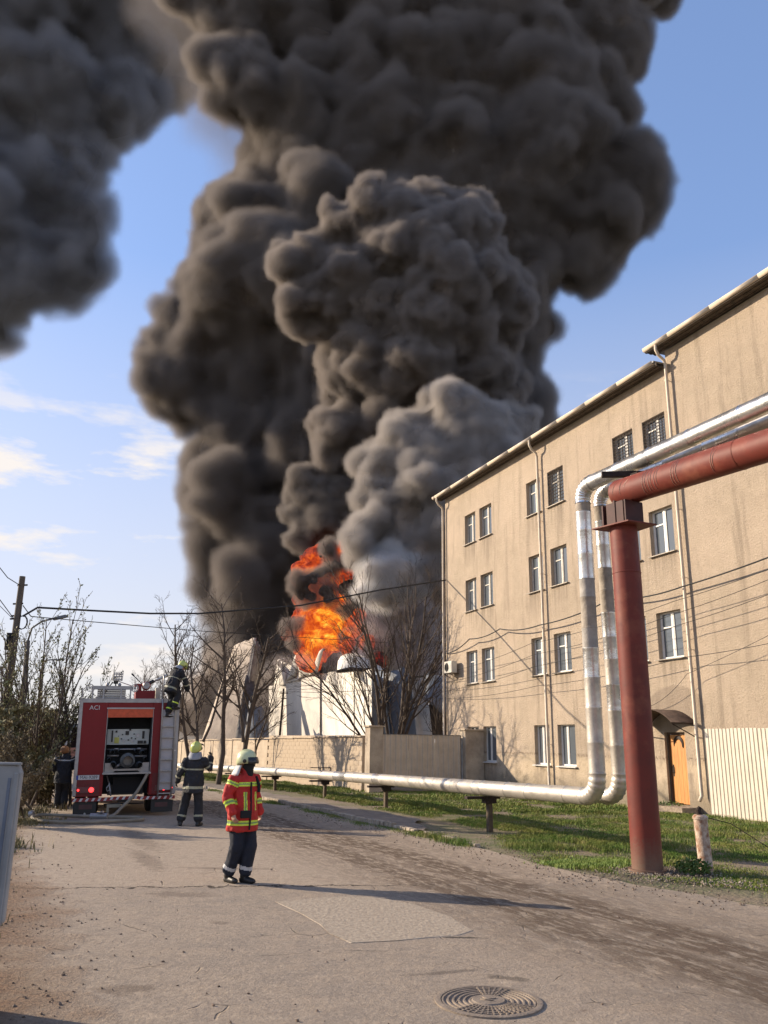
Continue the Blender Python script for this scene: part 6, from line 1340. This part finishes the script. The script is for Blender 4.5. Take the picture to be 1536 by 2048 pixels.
back = [(420, -20, 75, 76), (470, 50, 65, 76), (455, 130, 50, 75), (500, 200, 60, 75), (620, 1400, 90, 83.3), (560, 1330, 80, 82.5), (500, 1290, 75, 82.6), (470, 1200, 55, 82.8), (520, 1180, 90, 82.6), (440, 1160, 38, 82.6), (500, 1080, 75, 82.6), (600, 1080, 120, 84.5), (480, 970, 90, 82.4), (430, 900, 55, 82.3), (580, 930, 130, 83.8), (470, 840, 85, 82.1), (370, 760, 75, 82.1), (345, 725, 55, 81.9), (420, 700, 90, 82.3), (380, 640, 55, 82.1), (560, 760, 150, 83.9), (720, 900, 150, 85.3), (880, 980, 150, 84.7), (760, 760, 200, 85.2), (960, 850, 120, 83.7), (1010, 770, 70, 83.1), (500, 600, 120, 82.6), (430, 560, 60, 82.3), (460, 480, 55, 82.2), (640, 600, 220, 84.9), (880, 640, 190, 84.0), (1000, 660, 80, 82.8), (560, 450, 120, 82.8), (700, 380, 190, 84.8), (620, 290, 90, 82.2), (920, 420, 210, 83.8), (1080, 470, 95, 81.8), (1170, 480, 70, 80.7), (1220, 430, 75, 79.8), (1260, 390, 45, 79.3), (1150, 370, 90, 80.8), (570, 220, 75, 81.7), (680, 180, 120, 82.0), (540, 120, 80, 81.8), (800, 200, 180, 83.7), (980, 220, 200, 82.9), (1120, 200, 115, 81.3), (1150, 80, 115, 81.1), (620, 60, 120, 82.2), (820, 30, 190, 82.8), (1020, 20, 200, 82.7), (1180, -60, 110, 81.0), (560, -60, 150, 82.5), (800, -160, 260, 82.9), (1080, -160, 240, 82.5), (700, 1200, 90, 84.8), (800, 1150, 110, 84.2), (860, 1250, 90, 83.4), (930, 1000, 80, 83.1)]
back += [(700, -420, 260, 84), (920, -460, 260, 84), (1120, -420, 220, 82)]  # smoke out of view above, added to shade the column's upper right
bk_ = puffs(back)
smoke('smoke_column', 'towering column of dark brown smoke rising behind the buildings', bk_, 15, 9, (.18, .52), (.16, .5), 3, .62, ((6, 1.1), (2.6, .8), (1.2, .42), (.6, .2)), 1.0, 1.6, (.35, .312, .288), 0.42, .75, (.17, .147, .13))
top = [(430, 60, 69, 82), (400, 150, 51, 82), (440, 230, 69, 82), (480, 150, 80, 82), (460, 300, 51, 82), (520, 330, 69, 82), (380, 40, 69, 82), (330, 0, 80, 82), (410, 260, 50, 82), (350, 80, 50, 82), (450, 400, 40, 82)]
smoke('smoke_veil', 'thin brown veil of smoke left of the column top', puffs(top), 10, 4, (.3, .6), (.3, .5), 8, .8, ((5, 1.0), (2, .4)), 4.0, .15, (.34, .31, .30), .8, 0)
front = [(570, 520, 26, 58.3), (610, 640, 28, 58.2), (640, 650, 30, 58.5), (800, 520, 125, 58.5), (900, 540, 105, 58.7), (700, 480, 65, 57.9), (760, 440, 50, 57.8), (860, 440, 50, 57.8), (930, 460, 50, 57.8), (590, 550, 42, 57.7), (620, 600, 45, 57.6), (660, 590, 55, 57.8), (660, 530, 55, 57.8), (730, 590, 85, 58.0), (960, 600, 80, 58.8), (860, 660, 125, 58.8), (740, 700, 60, 58.1), (700, 760, 55, 60.8), (780, 780, 90, 61.2), (900, 780, 110, 61.6), (690, 860, 45, 60.6), (660, 910, 28, 60.5), (720, 830, 45, 60.7), (760, 860, 60, 61.3)]
smoke('smoke_billow', 'sharp cauliflower billow of brown smoke bulging in front of the column', puffs(front), 18, 12, (.16, .48), (.16, .5), 4, .27, ((3, .55), (1.3, .42), (.6, .24), (.3, .12)), 0.42, 3.0, (.41, .362, .33), 0.2, 0.3, (.185, .16, .142))
low_ = [(650, 1020, 62, 63), (690, 960, 50, 63), (630, 970, 38, 62), (620, 1060, 38, 62), (700, 1030, 45, 64), (660, 1090, 30, 63)]
smoke('smoke_billow', 'dark rolling puff of smoke right above the fireball', puffs(low_), 18, 12, (.16, .48), (.16, .5), 5, .24, ((2.2, .5), (1.0, .32), (.45, .15)), 0.35, 3.2, (.38, .34, .31), 0.2, 0.28, (.15, .128, .11))
gry = [(880, 850, 70, 54.5), (930, 880, 75, 54.3), (820, 900, 60, 54.7), (780, 950, 55, 54.9), (850, 960, 80, 54.6), (930, 970, 80, 54.3), (760, 1020, 50, 55.0), (830, 1040, 75, 54.7), (900, 1060, 70, 54.4), (750, 1090, 45, 55.0), (860, 1130, 60, 54.6), (800, 1100, 55, 54.9), (990, 930, 60, 54.1), (735, 1040, 34, 53), (720, 1100, 34, 53), (870, 900, 60, 54), (960, 900, 60, 56), (1010, 860, 50, 58)]
smoke('smoke_billow', 'paler grey cauliflower billow leaning toward the building roof', puffs(gry), 18, 12, (.16, .48), (.16, .5), 6, .25, ((2.4, .5), (1.1, .34), (.5, .16)), 0.45, 2.8, (.60, .55, .51), 0.2, 0.32, (.33, .295, .27))
stm_ = [(775, 1120, 41, 52.5), (800, 1135, 39, 52.5), (745, 1150, 36, 52.5), (775, 1165, 48, 53.5), (820, 1160, 34, 53.5), (850, 1150, 18, 53.5), (735, 1190, 34, 52.5)]
smoke('steam_puff', 'white puff of steam beside the fireball', puffs(stm_), 14, 8, (.28, .45), (.28, .45), 9, .26, ((2, .4), (.8, .2)), 0.6, 1.8, (.9, .88, .86), 0.24, 0.4, (.5, .46, .44))
haz = [(770, 1240, 50, 57), (820, 1220, 60, 58), (860, 1280, 55, 58), (800, 1290, 50, 57), (740, 1310, 30, 57), (700, 1325, 22, 57), (600, 1325, 20, 57.5), (560, 1335, 20, 58), (645, 1322, 20, 57), (870, 1340, 40, 57), (880, 1230, 40, 58)]
smoke('smoke_low', 'pale mauve grey smoke drifting low between the bare tree and the warehouse', puffs(haz), 12, 6, (.3, .5), (.3, .5), 10, .34, ((2.4, .5), (1, .2)), 1.4, 0.8, (.80, .74, .73), 0.34, 1.0, (.27, .235, .23))
left_ = [(380, 1440, 55, 79), (420, 1390, 55, 79), (450, 1330, 45, 77), (430, 1450, 50, 78), (500, 1400, 50, 75), (520, 1450, 50, 73), (560, 1380, 40, 73), (480, 1460, 55, 75), (340, 1465, 30, 81)]
smoke('smoke_low', 'brown smoke pouring out at ground level behind the bare roadside trees', puffs(left_), 12, 6, (.3, .5), (.3, .5), 11, .45, ((3, .6), (1.2, .25)), 1.5, 0.7, (.60, .52, .45), 0.45, 1.1, (.17, .135, .11))
drift = [(360, -60, 90, 143), (300, 60, 50, 143), (350, 20, 45, 143), (60, 60, 170, 142), (200, 40, 134, 143), (-60, 200, 170, 142), (130, 220, 123, 142), (220, 180, 84, 143), (270, 60, 78, 144), (-40, 400, 170, 141), (110, 340, 89, 141), (60, 480, 106, 140), (-20, 560, 100, 140), (140, 440, 67, 140), (190, 320, 33, 140), (320, -60, 134, 145), (100, -120, 170, 144), (330, 10, 60, 143), (380, -30, 80, 143), (250, 110, 50, 143), (150, 520, 50, 140), (280, 200, 30, 142)]
smoke('smoke_drift', 'soft slate grey smoke bank hanging overhead on the left of the sky', puffs(drift), 12, 5, (.3, .55), (.3, .5), 12, .95, ((12, 2.6), (5, 1.8), (2.4, .9), (1.1, .35)), 2.6, 0.6, (.46, .455, .475), .75, 2.2, (.15, .148, .155))
# ---- flames
mfl = bpy.data.materials.new('flame'); mfl.use_nodes = True; q = NT(mfl); bs = q.n['Principled BSDF']; P = q('ShaderNodeTexCoord').outputs['Object']
ds = q('ShaderNodeTexNoise', P); ds.inputs['Scale'].default_value = .55; ds.inputs['Detail'].default_value = 3
w1 = q('ShaderNodeMix', .35, data_type='VECTOR'); q.t.links.new(P, w1.inputs[4]); sc_ = q('ShaderNodeVectorMath', ds.outputs[1], operation='SCALE'); sc_.inputs['Scale'].default_value = 9; q.t.links.new(sc_.outputs[0], w1.inputs[5])
f1 = q.noise(w1.outputs[1], .42, 7, .62); f2 = q.noise(w1.outputs[1], 1.6, 8, .68)
fc = at(640, 1235, 58); sx = q('ShaderNodeVectorMath', P, tuple(fc), operation='SUBTRACT'); ms = q('ShaderNodeVectorMath', sx.outputs[0], (.42, .2, .26), operation='MULTIPLY'); ln = q('ShaderNodeVectorMath', ms.outputs[0], operation='LENGTH')
heat = q.math('ADD', q.math('ADD', q.math('MULTIPLY', f1, 1.0), q.math('MULTIPLY', f2, 1.0)), q.math('MULTIPLY', q.ramp(ln.outputs['Value'], .0, 1.8, 1, 0), .40))
cr = q('ShaderNodeValToRGB', heat); e = cr.color_ramp; e.elements[0].position = .60; e.elements[0].color = (.03, .012, .01, 1); e.elements[1].position = 1.0; e.elements[1].color = (1, .62, .12, 1)
for p_, c_ in ((.0, 0),): pass
hn = q.ramp(heat, .86, 1.58)
cr2 = q('ShaderNodeValToRGB', hn); e = cr2.color_ramp
e.elements[0].position = .0; e.elements[0].color = (.02, .012, .011, 1); e.elements[1].position = 1.0; e.elements[1].color = (1, .66, .13, 1)
for p_, c_ in ((.12, (.05, .018, .013, 1)), (.20, (.55, .035, .012, 1)), (.42, (.95, .10, .012, 1)), (.62, (1, .20, .015, 1)), (.80, (1, .38, .03, 1))):
    el = e.elements.new(p_); el.color = c_
q.t.links.new(cr2.outputs[0], bs.inputs['Emission Color']); q.t.links.new(q.ramp(hn, .1, .9, .05, .9), bs.inputs['Emission Strength']); bs.inputs['Base Color'].default_value = (.04, .03, .03, 1); bs.inputs['Roughness'].default_value = 1; bs.inputs['Specular IOR Level'].default_value = 0
def flame(label, L, seed, vox=.13, disp=((1.6, .35), (.7, .18), (.3, .07)), n=(14, 9)):
    sp = family(puffs(L), n[0], n[1], (.28, .5), (.28, .5), seed); me = remeshed(sphere_mesh('flame', sp), vox); billow(me, disp); me.polygons.foreach_set('use_smooth', [True] * len(me.polygons)); me.materials.append(mfl)
    o = bpy.data.objects.new('flame', me); COL.objects.link(o); tag(o, label, 'fire')
flame('great orange fireball rolling up over the warehouse', [(640, 1240, 42, 61.5), (612, 1262, 28, 60.5), (668, 1235, 30, 61.5), (640, 1190, 30, 61.5), (655, 1165, 22, 61.5), (650, 1275, 30, 60.5), (690, 1255, 22, 61.0), (620, 1225, 26, 61.0), (670, 1285, 22, 60.5), (640, 1300, 20, 60.5), (606, 1285, 12, 60.5)], 21)
flame('red flame tongue licking up through the dark puff', [(655, 1105, 16, 60.3), (635, 1125, 14, 60.3), (615, 1140, 16, 60.3), (672, 1095, 9, 60.3), (600, 1155, 11, 60.1), (672, 1148, 14, 61.0), (682, 1140, 10, 61.0), (690, 1150, 7, 61.0)], 22)
flame('small flame inside the curled roof sheets', [(612, 1316, 10, 59.7), (618, 1326, 7, 59.7), (655, 1320, 9, 59.5), (640, 1330, 7, 59.5)], 23)
flame('small red flames among the branches right of the fireball', [(708, 1245, 12, 57.5), (716, 1232, 8, 57.5), (700, 1262, 11, 57.5), (735, 1295, 9, 56.5), (742, 1300, 6, 56.5), (764, 1330, 7, 55.0), (700, 1290, 9, 57.0)], 24)
dk = [(612, 1158, 17, 57.5), (600, 1172, 13, 57.5), (650, 1135, 17, 58.1), (668, 1120, 15, 58.2), (628, 1150, 12, 57.7), (640, 1108, 9, 58.1), (696, 1205, 13, 57.8), (706, 1215, 11, 57.7), (700, 1185, 13, 58.2), (694, 1275, 11, 57.2), (588, 1290, 8, 57.7), (582, 1268, 7, 57.8), (650, 1100, 13, 58.5), (620, 1180, 12, 58), (662, 1178, 14, 58), (600, 1200, 9, 58), (590, 1240, 8, 58)]
smoke('smoke_wisp', 'dark smoke rolls wrapping the edge of the flames', puffs(dk), 14, 9, (.28, .48), (.28, .48), 26, .16, ((1.3, .5), (.55, .28), (.3, .12)), 0.3, 3.5, (.36, .31, .28), 0.13, 0.16, (.085, .065, .055))
